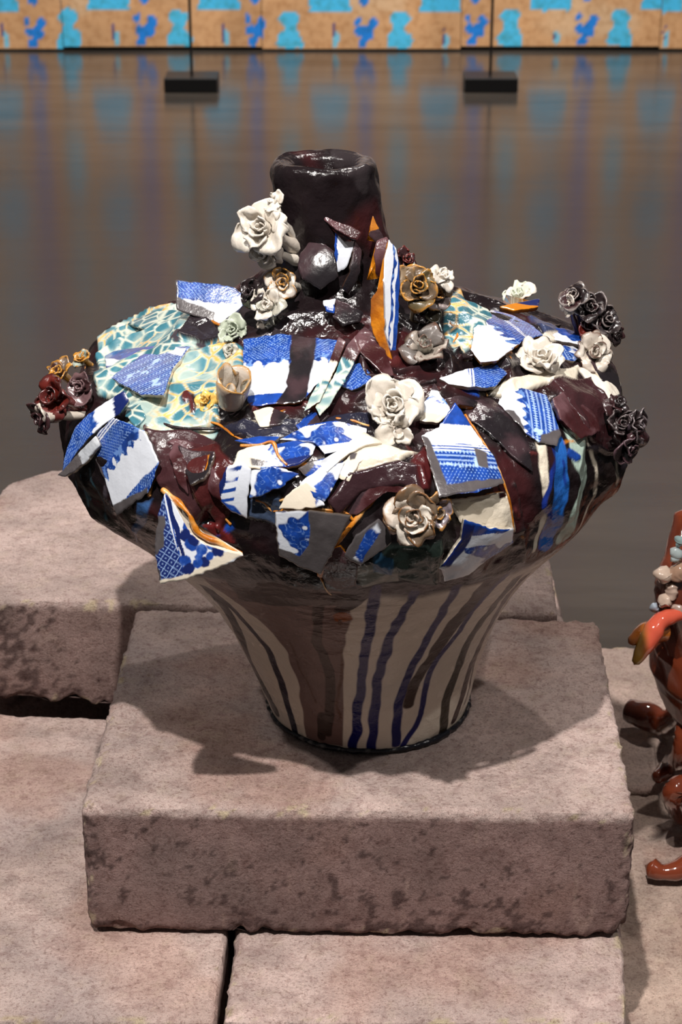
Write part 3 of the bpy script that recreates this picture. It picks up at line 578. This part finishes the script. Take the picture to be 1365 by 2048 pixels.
# neck: tall blade, its ochre flank, small white piece, black scoops
SH([(781, 480), (795, 496), (801, 530), (799, 640), (792, 738), (776, 700), (768, 660), (766, 580), (770, 520)], [(.45, 'W'), (.7, 'F'), (1, 'B')], ((764, 600), (803, 602)), normal=(.42, -.87, .25), lift=40, depth=(748, 640), edge=OCH, bend=1, dens=1.3)
SH([(742, 600), (766, 560), (769, 668), (790, 738), (764, 705), (742, 655)], [(1, 'O')], ((740, 600), (790, 700)), normal=(-.35, -.92, .2), lift=37, depth=(748, 640), edge=OCH, mtl=SEAM)
SH([(755, 480), (775, 472), (784, 486), (768, 530), (764, 560), (752, 545), (748, 510)], [(1, 'M')], ((755, 480), (765, 560)), normal=(.1, -.95, .3), lift=26, depth=(735, 560), edge=OCH, bend=4, mtl=GLAZE)
SH([(746, 428), (758, 455), (770, 478), (752, 486), (738, 470)], [(.4, 'O'), (1, 'D')], ((745, 440), (755, 485)), normal=(.1, -.95, .3), lift=16, depth=(735, 480), edge=OCH, mtl=GLAZE)
SH([(671, 462), (690, 460), (711, 477), (697, 530), (680, 545), (668, 540)], [(.14, 'B'), (1, 'W')], ((669, 500), (712, 506)), normal=(.15, -.95, .3), lift=8, depth=(690, 510), edge=OCH, bend=2)
SH([(645, 428), (668, 440), (705, 452), (724, 462), (716, 480), (700, 474), (672, 458), (650, 440)], [(1, 'M')], ((650, 430), (715, 480)), normal=(.1, -.8, .6), lift=14, depth=(690, 480), mtl=GLAZE, edge=MAR, wave=2)
SH([(600, 505), (628, 470), (668, 500), (676, 550), (640, 575), (606, 556), (594, 530)], [(1, 'D')], ((600, 500), (670, 570)), normal=(-.10, -.80, .58), lift=13, depth=(640, 530), mtl=PORC, edge=DARK, bend=7, wave=2)
SH([(660, 590), (690, 602), (728, 622), (720, 640), (690, 650), (662, 625)], [(1, 'D')], ((660, 590), (700, 650)), normal=(.1, -.6, .8), lift=22, depth=(690, 620), mtl=GLAZE, edge=DARK, bend=4, wave=2)
SH([(646, 600), (672, 596), (668, 625), (652, 622)], [(.5, 'W'), (1, 'B')], ((655, 598), (665, 625)), normal=(-.1, -.8, .6), lift=20, depth=(660, 620))
SH([(700, 545), (716, 480), (728, 500), (716, 560), (700, 590), (688, 575)], [(1, 'D')], ((715, 480), (700, 590)), normal=(.3, -.9, .3), lift=16, depth=(705, 540), mtl=GLAZE, edge=BRN, bend=4)
SH([(712, 665), (735, 640), (770, 690), (790, 742), (770, 745), (735, 715), (716, 700)], [(1, 'M')], ((715, 660), (780, 740)), lift=12, mtl=GLAZE, edge=MAR, bend=5, wave=3)
# right back
SH([(945, 690), (950, 655), (985, 612), (1030, 622), (1072, 645), (1090, 664), (1052, 678), (1000, 712), (965, 712)], [(.26, 'W'), (.5, 'R'), (.7, 'S'), (.76, 'T'), (1, 'L')], ((945, 665), (1090, 672)), lift=9, bend=5, over=[([(945, 650), (975, 610), (990, 612), (962, 655), (950, 670)], 'H')], edge=OCH)
SH([(1000, 612), (1040, 604), (1080, 596), (1078, 612), (1030, 620)], [(.5, 'N'), (1, 'O')], ((1040, 597), (1050, 618)), lift=24, edge=OCH)
SH([(880, 752), (940, 736), (998, 724), (1018, 742), (990, 772), (940, 772), (900, 764)], [(.4, 'W'), (.5, 'T'), (1, 'L')], ((900, 740), (1000, 760)), lift=8, bend=2)
SH([(1085, 652), (1130, 655), (1185, 672), (1180, 690), (1130, 682), (1090, 672)], [(.4, 'B'), (.6, 'F'), (1, 'W')], ((1130, 655), (1128, 690)), lift=7, bend=2)
SH([(1098, 690), (1150, 690), (1175, 705), (1150, 720), (1110, 712)], [(.5, 'K'), (1, 'F')], ((1100, 695), (1170, 712)), lift=6, bend=2)
SH([(1000, 802), (1012, 770), (1045, 768), (1098, 783), (1112, 830), (1126, 862), (1118, 886), (1082, 880), (1058, 866), (1030, 836)], [(.28, 'W'), (.5, 'R'), (1, 'K')], ((1000, 800), (1112, 830)), lift=10, bend=6, over=[([(1085, 868), (1130, 850), (1128, 890), (1080, 884)], 'G'), ([(1000, 815), (1030, 820), (1055, 862), (1060, 870), (1030, 845)], 'G')], edge=PEW)
# front right, large
SH([(915, 798), (936, 832), (962, 875), (992, 912), (1012, 962), (960, 978), (884, 988), (866, 940), (846, 868), (880, 850)], [(.22, 'B'), (.48, 'W'), (.56, 'T'), (.75, 'K'), (1, 'S')], ((905, 812), (940, 975)), lift=12, bend=6, over=[([(846, 868), (858, 872), (895, 960), (905, 990), (880, 990), (862, 940)], 'G'), ([(895, 965), (1012, 952), (1014, 966), (884, 990)], 'G'), ([(950, 895), (975, 905), (980, 935), (958, 930)], 'G')], edge=OCH, dens=1.2)
SH([(872, 754), (882, 785), (905, 822), (880, 838), (842, 832), (850, 805), (862, 780)], [(.3, 'D'), (.6, 'R'), (.85, 'W'), (1, 'C')], ((872, 756), (874, 836)), lift=14, bend=4, wave=2)
SH([(885, 795), (920, 788), (965, 796), (950, 812), (920, 808), (895, 822)], [(1, 'D')], ((890, 790), (950, 810)), lift=12, mtl=GLAZE, bend=4, wave=2, edge=OCH)
SH([(930, 800), (985, 785), (1030, 830), (1060, 872), (1075, 930), (1030, 905), (975, 860), (940, 835)], [(1, 'D')], ((935, 800), (1060, 930)), lift=9, mtl=GLAZE, bend=8, wave=3, edge=DARK)
SH([(900, 1004), (960, 992), (1012, 985), (1030, 1030), (1028, 1060), (975, 1050), (925, 1048)], [(1, 'C')], ((900, 1000), (1030, 1060)), lift=6, bend=4, edge=OCH, over=[([(1000, 985), (1020, 985), (1014, 1012), (1000, 1020)], 'M')])
# lower right
SH([(934, 1046), (985, 1058), (1033, 1062), (1032, 1092), (985, 1118), (940, 1152), (894, 1168), (884, 1140), (905, 1110), (925, 1080)], [(.16, 'B'), (.34, 'W'), (.7, 'P'), (1, 'W')], ((975, 1052), (930, 1165)), lift=20, bend=6, over=[([(925, 1050), (955, 1052), (930, 1100), (900, 1135), (882, 1140), (905, 1100)], 'N')], dens=1.2, wave=2)
SH([(690, 1112), (712, 1072), (758, 1040), (776, 1060), (786, 1086), (752, 1112), (722, 1133), (700, 1124)], [(.35, 'G'), (.6, 'P'), (1, 'G')], ((695, 1080), (770, 1110)), lift=15, bend=3, worn=1, edge=PEW)
SH([(549, 1026), (620, 1022), (702, 1034), (668, 1100), (640, 1153), (600, 1135), (556, 1112)], [(.5, 'P'), (1, 'G')], ((552, 1070), (690, 1074)), lift=16, bend=3, over=[([(622, 1020), (705, 1030), (670, 1110), (640, 1155), (556, 1118), (553, 1095), (600, 1112), (618, 1090)], 'G')], worn=.4, edge=lin((90, 70, 50)), dens=1.2, wornc=lin((84, 76, 70)))
SH([(640, 1150), (660, 1105), (680, 1098), (715, 1130), (712, 1180), (660, 1188)], [(1, 'M')], ((640, 1110), (700, 1185)), lift=6, mtl=GLAZE, edge=OCH, bend=4)
SH([(556, 1018), (570, 990), (612, 962), (640, 985), (650, 1012), (600, 1018)], [(.8, 'C'), (1, 'P')], ((560, 1000), (650, 1000)), lift=10, bend=3)
SH([(600, 965), (640, 935), (690, 922), (672, 965), (650, 1005), (630, 995)], [(.4, 'W'), (1, 'P')], ((610, 950), (660, 1000)), lift=10, bend=3)
# centre fragments
SH([(452, 936), (478, 925), (502, 938), (497, 985), (493, 1041), (462, 1025), (438, 1002), (440, 965)], [(.15, 'N'), (.55, 'V'), (1, 'W')], ((440, 960), (500, 975)), lift=12, bend=4, over=[([(440, 1000), (470, 1015), (493, 1041), (462, 1030)], 'B')], dens=1.2)
SH([(502, 938), (548, 932), (598, 948), (560, 975), (524, 992), (497, 996)], [(.2, 'W'), (1, 'P')], ((505, 935), (560, 990)), lift=11, bend=4, edge=OCH, dens=1.2)
SH([(476, 900), (512, 890), (545, 886), (560, 915), (574, 932), (540, 936), (505, 936), (462, 930)], [(.6, 'C'), (1, 'K')], ((480, 900), (560, 930)), lift=10, bend=2, edge=OCH, over=[([(500, 915), (545, 925), (570, 935), (505, 930)], 'G')])
SH([(545, 886), (600, 876), (632, 886), (628, 905), (600, 925), (575, 930), (560, 912)], [(.25, 'B'), (.75, 'P'), (1, 'N')], ((570, 880), (590, 930)), lift=8, bend=4, dens=1.2)
SH([(560, 872), (612, 848), (672, 838), (735, 852), (728, 880), (700, 895), (650, 905), (628, 884)], [(.12, 'B'), (.75, 'P'), (1, 'W')], ((640, 840), (665, 905)), lift=8, bend=3, edge=NAV, dens=1.2)
SH([(470, 880), (520, 872), (560, 872), (545, 884), (500, 888)], [(1, 'B')], ((500, 872), (510, 888)), lift=5)
SH([(640, 915), (680, 898), (730, 858), (756, 872), (768, 880), (735, 888), (700, 905), (655, 935)], [(.6, 'H'), (1, 'C')], ((660, 900), (700, 915)), lift=13, bend=3, wave=2)
SH([(672, 935), (702, 908), (735, 892), (752, 900), (720, 925), (700, 960), (676, 950)], [(1, 'C')], ((680, 920), (740, 900)), lift=8, bend=3, edge=OCH, over=[([(700, 905), (715, 903), (712, 918), (700, 920)], 'G')])
SH([(596, 935), (625, 920), (662, 915), (690, 920), (660, 945), (640, 955), (610, 950)], [(.4, 'G'), (1, 'B')], ((610, 922), (650, 950)), lift=8, bend=3)
# left shards
SH([(170, 888), (195, 860), (224, 836), (258, 848), (285, 862), (300, 890), (312, 925), (290, 988), (226, 1032), (205, 960)], [(.12, 'T'), (.38, 'L'), (.62, 'F'), (.88, 'W'), (1, 'L')], ((195, 860), (262, 1010)), lift=16, bend=5, edge=PEW, over=[([(222, 1010), (292, 975), (290, 992), (226, 1034)], 'G'), ([(166, 884), (176, 880), (208, 955), (200, 958)], 'G')], dens=1.25)
SH([(114, 942), (128, 900), (150, 852), (195, 812), (238, 780), (248, 800), (232, 828), (190, 862), (150, 905), (122, 940)], [(.5, 'L'), (.66, 'F'), (.85, 'W'), (1, 'N')], ((120, 870), (245, 820)), lift=16, bend=3, edge=PEW, normal=(-.62, -.66, .42), depth=(190, 880))
SH([(122, 944), (150, 912), (190, 872), (200, 890), (165, 930), (128, 955), (114, 950)], [(.5, 'G'), (1, 'H')], ((120, 940), (190, 880)), lift=12, normal=(-.6, -.7, .3), depth=(190, 900), mtl=GLAZE)
SH([(328, 984), (352, 1018), (380, 1066), (408, 1090), (440, 1100), (484, 1112), (440, 1136), (372, 1160), (318, 1169), (308, 1090), (314, 1030)], [(.22, 'X'), (.25, 'T'), (.30, 'N'), (1, 'W')], ((312, 1080), (470, 1050)), normal=(-.22, -.95, .20), depth=(385, 1050), lift=16, bend=3, th=6,
   over=[([(311, 1030), (330, 1035), (326, 1095), (308, 1110)], 'G'), ([(308, 1130), (318, 1140), (322, 1172), (312, 1172)], 'G'), ([(484, 1112), (440, 1136), (372, 1160), (318, 1170), (316, 1164), (372, 1148), (400, 1138), (420, 1118), (470, 1100)], 'C')]
   + [([(x+r_*math.cos(a), y+r_*1.1*math.sin(a)) for a in np.linspace(0, 6.28, 9)[:-1]], 'N' if i % 2 else 'B') for i, (x, y, r_) in enumerate([(376, 1054, 11), (371, 1070, 12), (382, 1088, 12), (388, 1078, 11), (402, 1098, 12), (408, 1125, 11), (372, 1122, 12), (380, 1138, 11), (396, 1128, 10), (372, 1140, 8), (422, 1090, 10), (430, 1104, 9), (418, 1112, 8), (440, 1106, 9), (398, 1112, 7)])], dens=1.4)
# dark cup-like fold and other glaze drapes
SH([(342, 868), (360, 885), (372, 925), (368, 975), (352, 960), (336, 905)], [(1, 'M')], ((345, 870), (360, 960)), lift=18, mtl=GLAZE, edge=DARK, bend=6, wave=3)
SH([(362, 898), (400, 903), (432, 905), (425, 925), (412, 960), (385, 975), (368, 940)], [(1, 'D')], ((370, 900), (400, 970)), lift=14, mtl=GLAZE, edge=CRM, bend=-7, wave=2, over=[([(402, 918), (418, 912), (416, 940), (404, 942)], 'O')])
SH([(330, 882), (350, 876), (410, 890), (430, 900), (395, 900), (362, 898)], [(1, 'M')], ((340, 880), (400, 900)), lift=8, mtl=GLAZE, edge=DARK, wave=3)
SH([(400, 935), (420, 920), (442, 960), (440, 1000), (420, 990), (404, 965)], [(1, 'M')], ((405, 930), (430, 1000)), lift=10, mtl=GLAZE, edge=DARK, bend=5, wave=2)
SH([(505, 822), (540, 812), (580, 830), (560, 850), (520, 852)], [(.5, 'C'), (1, 'D')], ((510, 830), (575, 840)), lift=5, mtl=GLAZE)
SH([(590, 850), (625, 822), (660, 830), (640, 850), (610, 866)], [(.5, 'B'), (1, 'D')], ((600, 835), (640, 855)), lift=5)
SH([(1175, 700), (1210, 690), (1235, 730), (1248, 790), (1225, 780), (1195, 740)], [(1, 'D')], ((1180, 700), (1240, 780)), lift=6, mtl=GLAZE, edge=CRM, bend=5)
SH([(1112, 790), (1150, 770), (1195, 800), (1205, 860), (1170, 870), (1128, 830)], [(1, 'M')], ((1115, 780), (1190, 870)), lift=6, mtl=GLAZE, edge=MAR, bend=8, wave=2)
SH([(700, 985), (760, 945), (840, 935), (862, 965), (858, 990), (800, 972), (745, 998), (715, 1030), (672, 1030)], [(1, 'M')], ((700, 940), (800, 1000)), lift=6, mtl=GLAZE, edge=DARK, bend=6, wave=2, over=[([(672, 1032), (700, 985), (745, 960), (720, 1005), (708, 1030)], 'D')])
SH([(250, 640), (300, 622), (350, 616), (392, 632), (360, 655), (300, 662)], [(1, 'E')], ((260, 630), (380, 650)), lift=4, bend=4, wave=2)
SH([(258, 800), (276, 792), (290, 830), (268, 846), (250, 830)], [(1, 'E')], ((260, 795), (275, 845)), lift=12, bend=3, wave=2, edge=TEA)
# ---------------------------------------------------------------- roses
def petal(parent, c, ax, e1, e2, phi, r0, L_, a0, a1, dl, col, rng, th=.0012, rim=None, ruf=.12):
    nu, nv = 13, 9; U, Vv = np.meshgrid(np.linspace(-1, 1, nu), np.linspace(0, 1, nv)); U = U.ravel(); Vv = Vv.ravel()
    al = a0+(a1-a0)*Vv**1.3; rad = r0+L_*np.cumsum(np.sin(al.reshape(nv, nu)), axis=0).ravel()/nv; hh = L_*np.cumsum(np.cos(al.reshape(nv, nu)), axis=0).ravel()/nv
    wd = dl*np.sqrt(np.clip(np.sin(math.pi*(.16+.60*Vv)), 0, 1)); sh = 1-.30*Vv**2*np.abs(U)**2.5; sdd = rng.uniform(0, 50)
    q = np.stack([U*1.1+sdd, Vv*1.1, 0*U], 1); an = phi+U*wd; rad = rad*sh+L_*ruf*vn(q, 2.1, 2)*Vv; hh = hh*sh+L_*ruf*1.3*vn(q, 2.3, 3)*Vv+.05*L_*U*U*Vv
    pts = lambda rr_, h_: c+(rr_*np.cos(an))[:, None]*e1+(rr_*np.sin(an))[:, None]*e2+h_[:, None]*ax
    A = pts(rad, hh); nrm_ = np.zeros_like(A); g = A.reshape(nv, nu, 3); du = np.gradient(g, axis=1); dv = np.gradient(g, axis=0); nn_ = np.cross(du, dv).reshape(-1, 3); nn_ /= np.linalg.norm(nn_, axis=1)[:, None]+1e-9
    A1 = A+nn_*th/2; B1 = A-nn_*th/2; nV = nu*nv; bd = list(range(nu))+[i*nu+nu-1 for i in range(1, nv)]+[nV-1-i for i in range(1, nu)]+[i*nu for i in range(nv-2, 0, -1)]
    bd = np.array(bd); k_ = np.roll(bd, -1); f = [grid_faces(nv, nu), grid_faces(nv, nu)[:, ::-1]+nV, np.stack([k_, bd, bd+nV, k_+nV], 1)]
    cc = np.tile(col, (nV, 1))*(1+.12*vn(q, 1.5, 6)[:, None])
    if rim is not None:
        m = np.clip(smooth(.86, 1, Vv+.1*vn(q, 3, 8))+smooth(.9, 1, np.abs(U))*.6*smooth(.3, .7, Vv), 0, 1)[:, None]; cc = cc*(1-m)+rim*m
    mesh_obj('petal', np.vstack([A1, B1])-O, f, PETAL, parent, np.vstack([cc, cc]))
def rose(px, size, axis, lift, cols, label, seed, rim=None, n_out=5, n_in=5, open_=1., cup=0, mixc=.0, anchor=None, core=True, name='rose'):
    rng = random.Random(seed); h = hitn(*(anchor or px)); dcam = ray(*px)
    if h is None: base = at(px[0], px[1], .0)
    else:
        tdist = np.linalg.norm(h[0]-CAM); base = CAM+dcam*(tdist-lift/1000)
    ax = np.array(axis, float); ax /= np.linalg.norm(ax); e1 = np.cross(ax, [0.3, .1, 1.]); e1 /= np.linalg.norm(e1); e2 = np.cross(ax, e1); s = size*.00044
    base = base-ax*s*.35
    # calyx / stem that fixes the flower to the body is the part itself
    tgt = h[0] if h is not None else base-ax*.02
    if np.linalg.norm(tgt-base) < .004: tgt = base-ax*.012
    P = [tgt-(base-tgt)*.15, (tgt+base)/2, base+ax*s*.12]
    r_ = tube(name, P, [s*.30, s*.22, s*.30], PETAL, vase, cols[-1], seg=12, sub=5, jit=.3); r_['label'] = label
    ph = rng.uniform(0, 6)
    for i in range(n_in):
        f = (i+.5)/n_in; cc = cols[rng.randrange(len(cols))] if rng.random() < .5 else cols[0]
        petal(r_, base, ax, e1, e2, ph+i*2.4, s*(.06+.22*f), s*(.62+.12*f), R(4+14*f*rng.random()), R(8+44*f*open_*rng.random()), R(120-50*f), cc, rng, rim=rim, ruf=.18)
    for i in range(n_out):
        f = (i+.5)/n_out; cc = cols[rng.randrange(len(cols))] if rng.random() < .6 else cols[0]
        petal(r_, base-ax*s*.05*f, ax, e1, e2, ph+1+i*2*math.pi/n_out+rng.uniform(-.2, .2), s*.22*(1+.8*cup), s*(.78+.32*rng.random())*(1+.5*cup), R((20+40*rng.random())*(1-cup*.8)), R((55+70*open_*rng.random())*(1-cup*.75)), R(46+rng.random()*24)*(1+.7*cup), cc, rng, rim=rim, ruf=.26*(1-.5*cup))
W1 = lin((206, 198, 186)); W2 = lin((190, 180, 168)); BRZ = lin((100, 84, 68)); GLD = lin((170, 118, 44)); DK = lin((36, 27, 28)); DK2 = lin((52, 30, 32)); RED = lin((92, 30, 24)); GY = lin((170, 168, 156))
rose((522, 455), 52, (-.45, -.75, .45), 40, [W1, W1, W2], 'large pale rose high at the left of the neck', 1, anchor=(585, 490), n_out=6)
rose((528, 505), 36, (-.5, -.8, -.1), 34, [W2, W1], 'pale drooping rose under the large one', 2, anchor=(590, 520))
rose((545, 405), 26, (-.3, -.5, .8), 30, [W1, RED, W1], 'pale petals with a maroon patch', 3, anchor=(585, 470), n_in=2, n_out=3, core=False)
rose((566, 565), 32, (-.2, -.9, .3), 30, [W2, BRZ, W1], 'small rose with gold brown rims', 4, rim=GLD, anchor=(595, 575))
rose((535, 610), 34, (-.4, -.7, .4), 22, [W1, GY], 'pale rose below the gold rimmed one', 5, anchor=(545, 640), n_out=4)
rose((500, 585), 28, (-.6, -.5, .6), 22, [DK, lin((60, 62, 50))], 'small dark green black flower', 6, anchor=(520, 640), n_in=3)
rose((530, 640), 22, (-.2, -.8, .5), 14, [GY, W2], 'small grey rose at the foot of the neck', 7, n_out=4)
rose((465, 662), 30, (-.3, -.7, .6), 14, [lin((168, 176, 158)), GY], 'small grey green rose', 8)
rose((460, 700), 18, (-.4, -.7, .5), 8, [GY, lin((150, 152, 130))], 'tiny grey bud', 9, n_out=3, n_in=3)
rose((463, 796), 52, (.12, -.35, .93), 20, [W1, W2, GY], 'upright cream rose with gold rim', 10, rim=lin((160, 118, 60)), n_out=4, n_in=3, open_=.25, cup=1)
rose((412, 800), 22, (-.5, -.6, .5), 8, [lin((216, 176, 90)), W1], 'small ochre and cream bud', 11, n_out=4, n_in=3)
rose((785, 812), 52, (.02, -.80, .60), 22, [W1, W1, W2], 'large open cream rose at the centre', 12, n_out=7, n_in=7, open_=.9)
rose((798, 862), 34, (.1, -.95, .2), 12, [W1, W2], 'single cream petals beneath the centre rose', 13, n_out=3, n_in=1)
rose((826, 1035), 50, (-.08, -.95, .28), 24, [W1, BRZ, lin((150, 140, 130)), W2], 'rose half cream and half bronze', 14, rim=lin((110, 74, 40)), n_out=7, n_in=7)
rose((878, 1020), 30, (.4, -.9, .1), 18, [BRZ, lin((120, 110, 116))], 'bronze petals beside the half cream rose', 15, rim=GLD, n_out=4, n_in=2)
rose((1083, 716), 50, (-.05, -.45, .88), 20, [W1, W1, W2], 'cream rose with spread petals on the right shoulder', 16, n_out=6, n_in=4, open_=.8)
rose((1190, 705), 42, (.25, -.7, .65), 18, [W1, lin((150, 120, 112)), W2], 'cream rose with brown and pearly petals', 17, rim=BRN, n_out=5, n_in=4, anchor=(1180, 715))
rose((850, 690), 46, (.0, -.5, .85), 18, [GY, lin((110, 104, 100)), lin((150, 140, 130))], 'grey brown rose right of the neck foot', 18, rim=BRN, n_out=5, n_in=4, open_=.8)
rose((838, 572), 44, (.1, -.8, .55), 42, [BRZ, lin((90, 78, 54)), lin((140, 120, 96))], 'bronze rose beside the neck', 19, rim=GLD, anchor=(830, 640), n_out=6)
rose((876, 590), 32, (.3, -.7, .6), 32, [lin((132, 120, 118)), BRZ], 'pearly bronze rose', 20, rim=GLD, anchor=(860, 640))
rose((884, 552), 30, (.4, -.3, .8), 42, [W1, DK2, W2], 'cream rose with a dark petal', 21, anchor=(860, 630), n_out=4)
rose((812, 520), 26, (.5, -.5, .6), 30, [DK, DK2], 'dark flower on the right of the neck', 22, rim=RED, anchor=(790, 560), n_out=4)
rose((850, 618), 30, (.1, -.6, .5), 20, [lin((60, 56, 44)), DK], 'dark olive leaves under the bronze rose', 23, n_in=1, anchor=(850, 650))
rose((1038, 588), 34, (-.1, -.3, .95), 12, [lin((200, 204, 186)), W1], 'pale rose at the back of the right shoulder', 24, anchor=(1040, 618), n_out=5)
rose((1150, 592), 30, (-.5, -.6, .6), 40, [DK, DK2], 'dark flower, highest of the right cluster', 25, rim=lin((120, 110, 105)), anchor=(1170, 690))
rose((1182, 615), 34, (.0, -.8, .6), 36, [DK, DK2], 'dark rose in the right cluster', 26, rim=lin((110, 100, 98)), anchor=(1175, 690))
rose((1215, 640), 34, (.4, -.7, .5), 30, [DK, lin((60, 54, 56))], 'dark rose at the outer side of the right cluster', 27, rim=lin((110, 100, 98)), anchor=(1190, 700))
rose((1232, 668), 24, (.7, -.6, .2), 24, [DK, DK2], 'small dark flower at the edge', 28, anchor=(1200, 710), n_out=4)
rose((1138, 610), 22, (-.7, -.6, .3), 30, [W2, DK2], 'small half pale bud', 29, anchor=(1160, 690), n_out=3)
rose((1180, 652), 26, (.0, -.8, .4), 22, [DK2, RED], 'maroon flower', 30, anchor=(1180, 700), n_out=4)
rose((1240, 845), 38, (.5, -.75, .4), 20, [DK, DK2], 'dark rose on the right side of the belly', 31, rim=lin((90, 80, 80)), anchor=(1215, 860))
rose((1278, 850), 34, (.8, -.5, .3), 26, [DK, lin((60, 50, 56))], 'outermost dark rose on the right', 32, rim=lin((100, 90, 92)), anchor=(1220, 870))
rose((1262, 895), 36, (.6, -.75, -.2), 22, [DK2, DK], 'dark rose hanging low on the right', 33, rim=lin((80, 60, 66)), anchor=(1215, 890))
rose((1238, 808), 24, (.5, -.4, .8), 18, [DK, DK2], 'small dark flower above them', 34, anchor=(1215, 830), n_out=4)
rose((108, 792), 44, (-.6, -.75, .3), 22, [RED, RED, lin((90, 36, 34))], 'glossy red brown rose on the far left', 35, rim=lin((60, 26, 24)), anchor=(165, 820), n_out=6)
rose((82, 838), 32, (-.8, -.6, -.1), 26, [DK2, W2], 'dark flower with a pale petal on the far left', 36, anchor=(165, 830), n_out=5)
rose((120, 745), 32, (-.5, -.4, .8), 16, [lin((110, 96, 84)), DK2, GLD], 'gold brown flower on the left shoulder', 37, rim=GLD, anchor=(165, 780), n_out=5)
rose((165, 715), 26, (-.5, -.4, .8), 6, [lin((150, 160, 150)), GLD], 'ochre and teal bud on the left shoulder', 38, rim=GLD, anchor=(180, 730), n_out=4)
rose((160, 775), 30, (-.3, -.7, .5), 8, [lin((96, 72, 74)), DK2], 'mauve brown flower', 39, anchor=(180, 800), n_out=4)
# ---------------------------------------------------------------- brown footed vessel at the right edge
bc = at(1492, 1300, .27); BO = np.array([bc[0], bc[1], Z2+.002])
ves = empty('footed_vessel', BO, 'glossy brown footed ceramic vessel cut off by the right edge', 'vessel')
def brownc(V):
    k_ = smooth(-.2, .4, fbm(V, 16, 60))[:, None]; return lin((116, 52, 30))*(1-k_)+lin((74, 34, 24))*k_
zs = np.linspace(-1, 1, 60); U, A = np.meshgrid(zs, np.linspace(0, 2*math.pi, 96, endpoint=False), indexing='ij'); U = U.ravel(); A = A.ravel()
rr = .104*np.interp(U, [-1, -.97, -.85, -.6, -.2, .1, .4, .7, .9, 1], [.0, .25, .52, .80, 1.0, 1.0, .92, .76, .66, .62]); V = np.stack([rr*np.cos(A), rr*np.sin(A), U*.115], 1)+bc
V = V+(V-bc)*(.05*fbm(V, 14, 66))[:, None]; c = brownc(V); k = smooth(.2, .5, fbm(V*np.array([1, 1, .3]), 30, 68)+.0)[:, None]; c = c*(1-k)+lin((150, 100, 40))*k
mesh_obj('body', V-BO, grid_faces(60, 96, True), BROWN, ves, c)
def leg(pts, rad, name='leg'):
    tube(name, [np.array(q)+[0, 0, .006] for q in pts], rad, BROWN, ves, brownc, seg=14, sub=8, jit=.05, origin=BO, amp=.0004)
gz = Z2
p = G(1252, 1452, gz); leg([p+[.004, 0, .016], G(1290, 1466, gz)+[0, 0, .018], G(1335, 1478, gz)+[0, 0, .016], bc+[-.05, .02, -.09]], [.014, .0175, .016, .022], 'foot')
leg([G(1312, 1578, gz)+[0, 0, .008], G(1345, 1560, gz)+[0, 0, .016], at(1366, 1520, .24), at(1392, 1440, .25), bc+[-.02, 0, -.06]], [.007, .014, .013, .018, .025])
leg([G(1302, 1765, gz)+[0, 0, .012], G(1325, 1770, gz)+[0, 0, .010], G(1365, 1765, gz)+[0, 0, .013], G(1400, 1740, gz)+[0, 0, .02], at(1440, 1600, .17), bc+[.0, -.02, -.08]], [.0115, .0085, .012, .014, .014, .022])
leg([G(1340, 1660, gz)+[.012, 0, .012], at(1345, 1600, .16), at(1362, 1577, .16), at(1385, 1600, .16), at(1390, 1650, .16), at(1440, 1640, .18), bc+[.03, -.02, -.08]], [.011, .0115, .010, .009, .009, .013, .02], 'curled_leg')
def petal2(pts, rad, col, lab):
    o = tube('petal', pts, rad, BROWN, ves, col, seg=12, sub=8, jit=.1, origin=BO, amp=.0006, label=lab)
petal2([at(1372, 1228, .2), at(1325, 1240, .19), at(1300, 1275, .18), at(1272, 1325, .17)], [.005, .010, .011, .0045], lambda V: lin((196, 84, 62))*(1-smooth(.0, 1, (at(1300, 1285, .18)[0]-V[:, 0])/.012)[:, None])+lin((150, 112, 40))*smooth(.0, 1, (at(1300, 1285, .18)[0]-V[:, 0])/.012)[:, None], 'coral petal with a yellow tip')
petal2([at(1330, 1262, .2), at(1290, 1268, .19), at(1262, 1284, .18)], [.012, .012, .004], lin((150, 84, 30)), 'gold brown petal')
random.seed(8)
for (x, y, r_, cl, lb) in ((1352, 1112, 15, (150, 160, 160), 'greenish grey crust'), (1335, 1150, 17, (176, 156, 140), None), (1322, 1152, 10, (190, 168, 150), None), (1345, 1185, 18, (168, 146, 132), None), (1330, 1205, 14, (182, 160, 144), None), (1315, 1216, 10, (140, 150, 160), None), (1350, 1222, 16, (150, 128, 116), None), (1362, 1150, 20, (150, 120, 100), None), (1362, 1085, 12, (120, 140, 140), None)):
    q = at(x, y, .2); rr = r_*.00052; seg = [q+np.array([rr*.5*random.uniform(-1, 1), rr*.3, rr*s]) for s in (-.7, 0, .7)]
    tube('crust_lump', [seg[0]]+seg[1:], [rr*.6, rr*.95, rr*.6], BROWN, ves, lin(cl), seg=16, sub=9, jit=.3, origin=BO, amp=.0022, label='pale encrusted lump' if lb is None else lb)
leg([at(1372, 1040, .26), at(1360, 1120, .24), at(1350, 1200, .22), bc+[-.06, -.03, .0]], [.012, .016, .022, .03], 'crust_ridge')
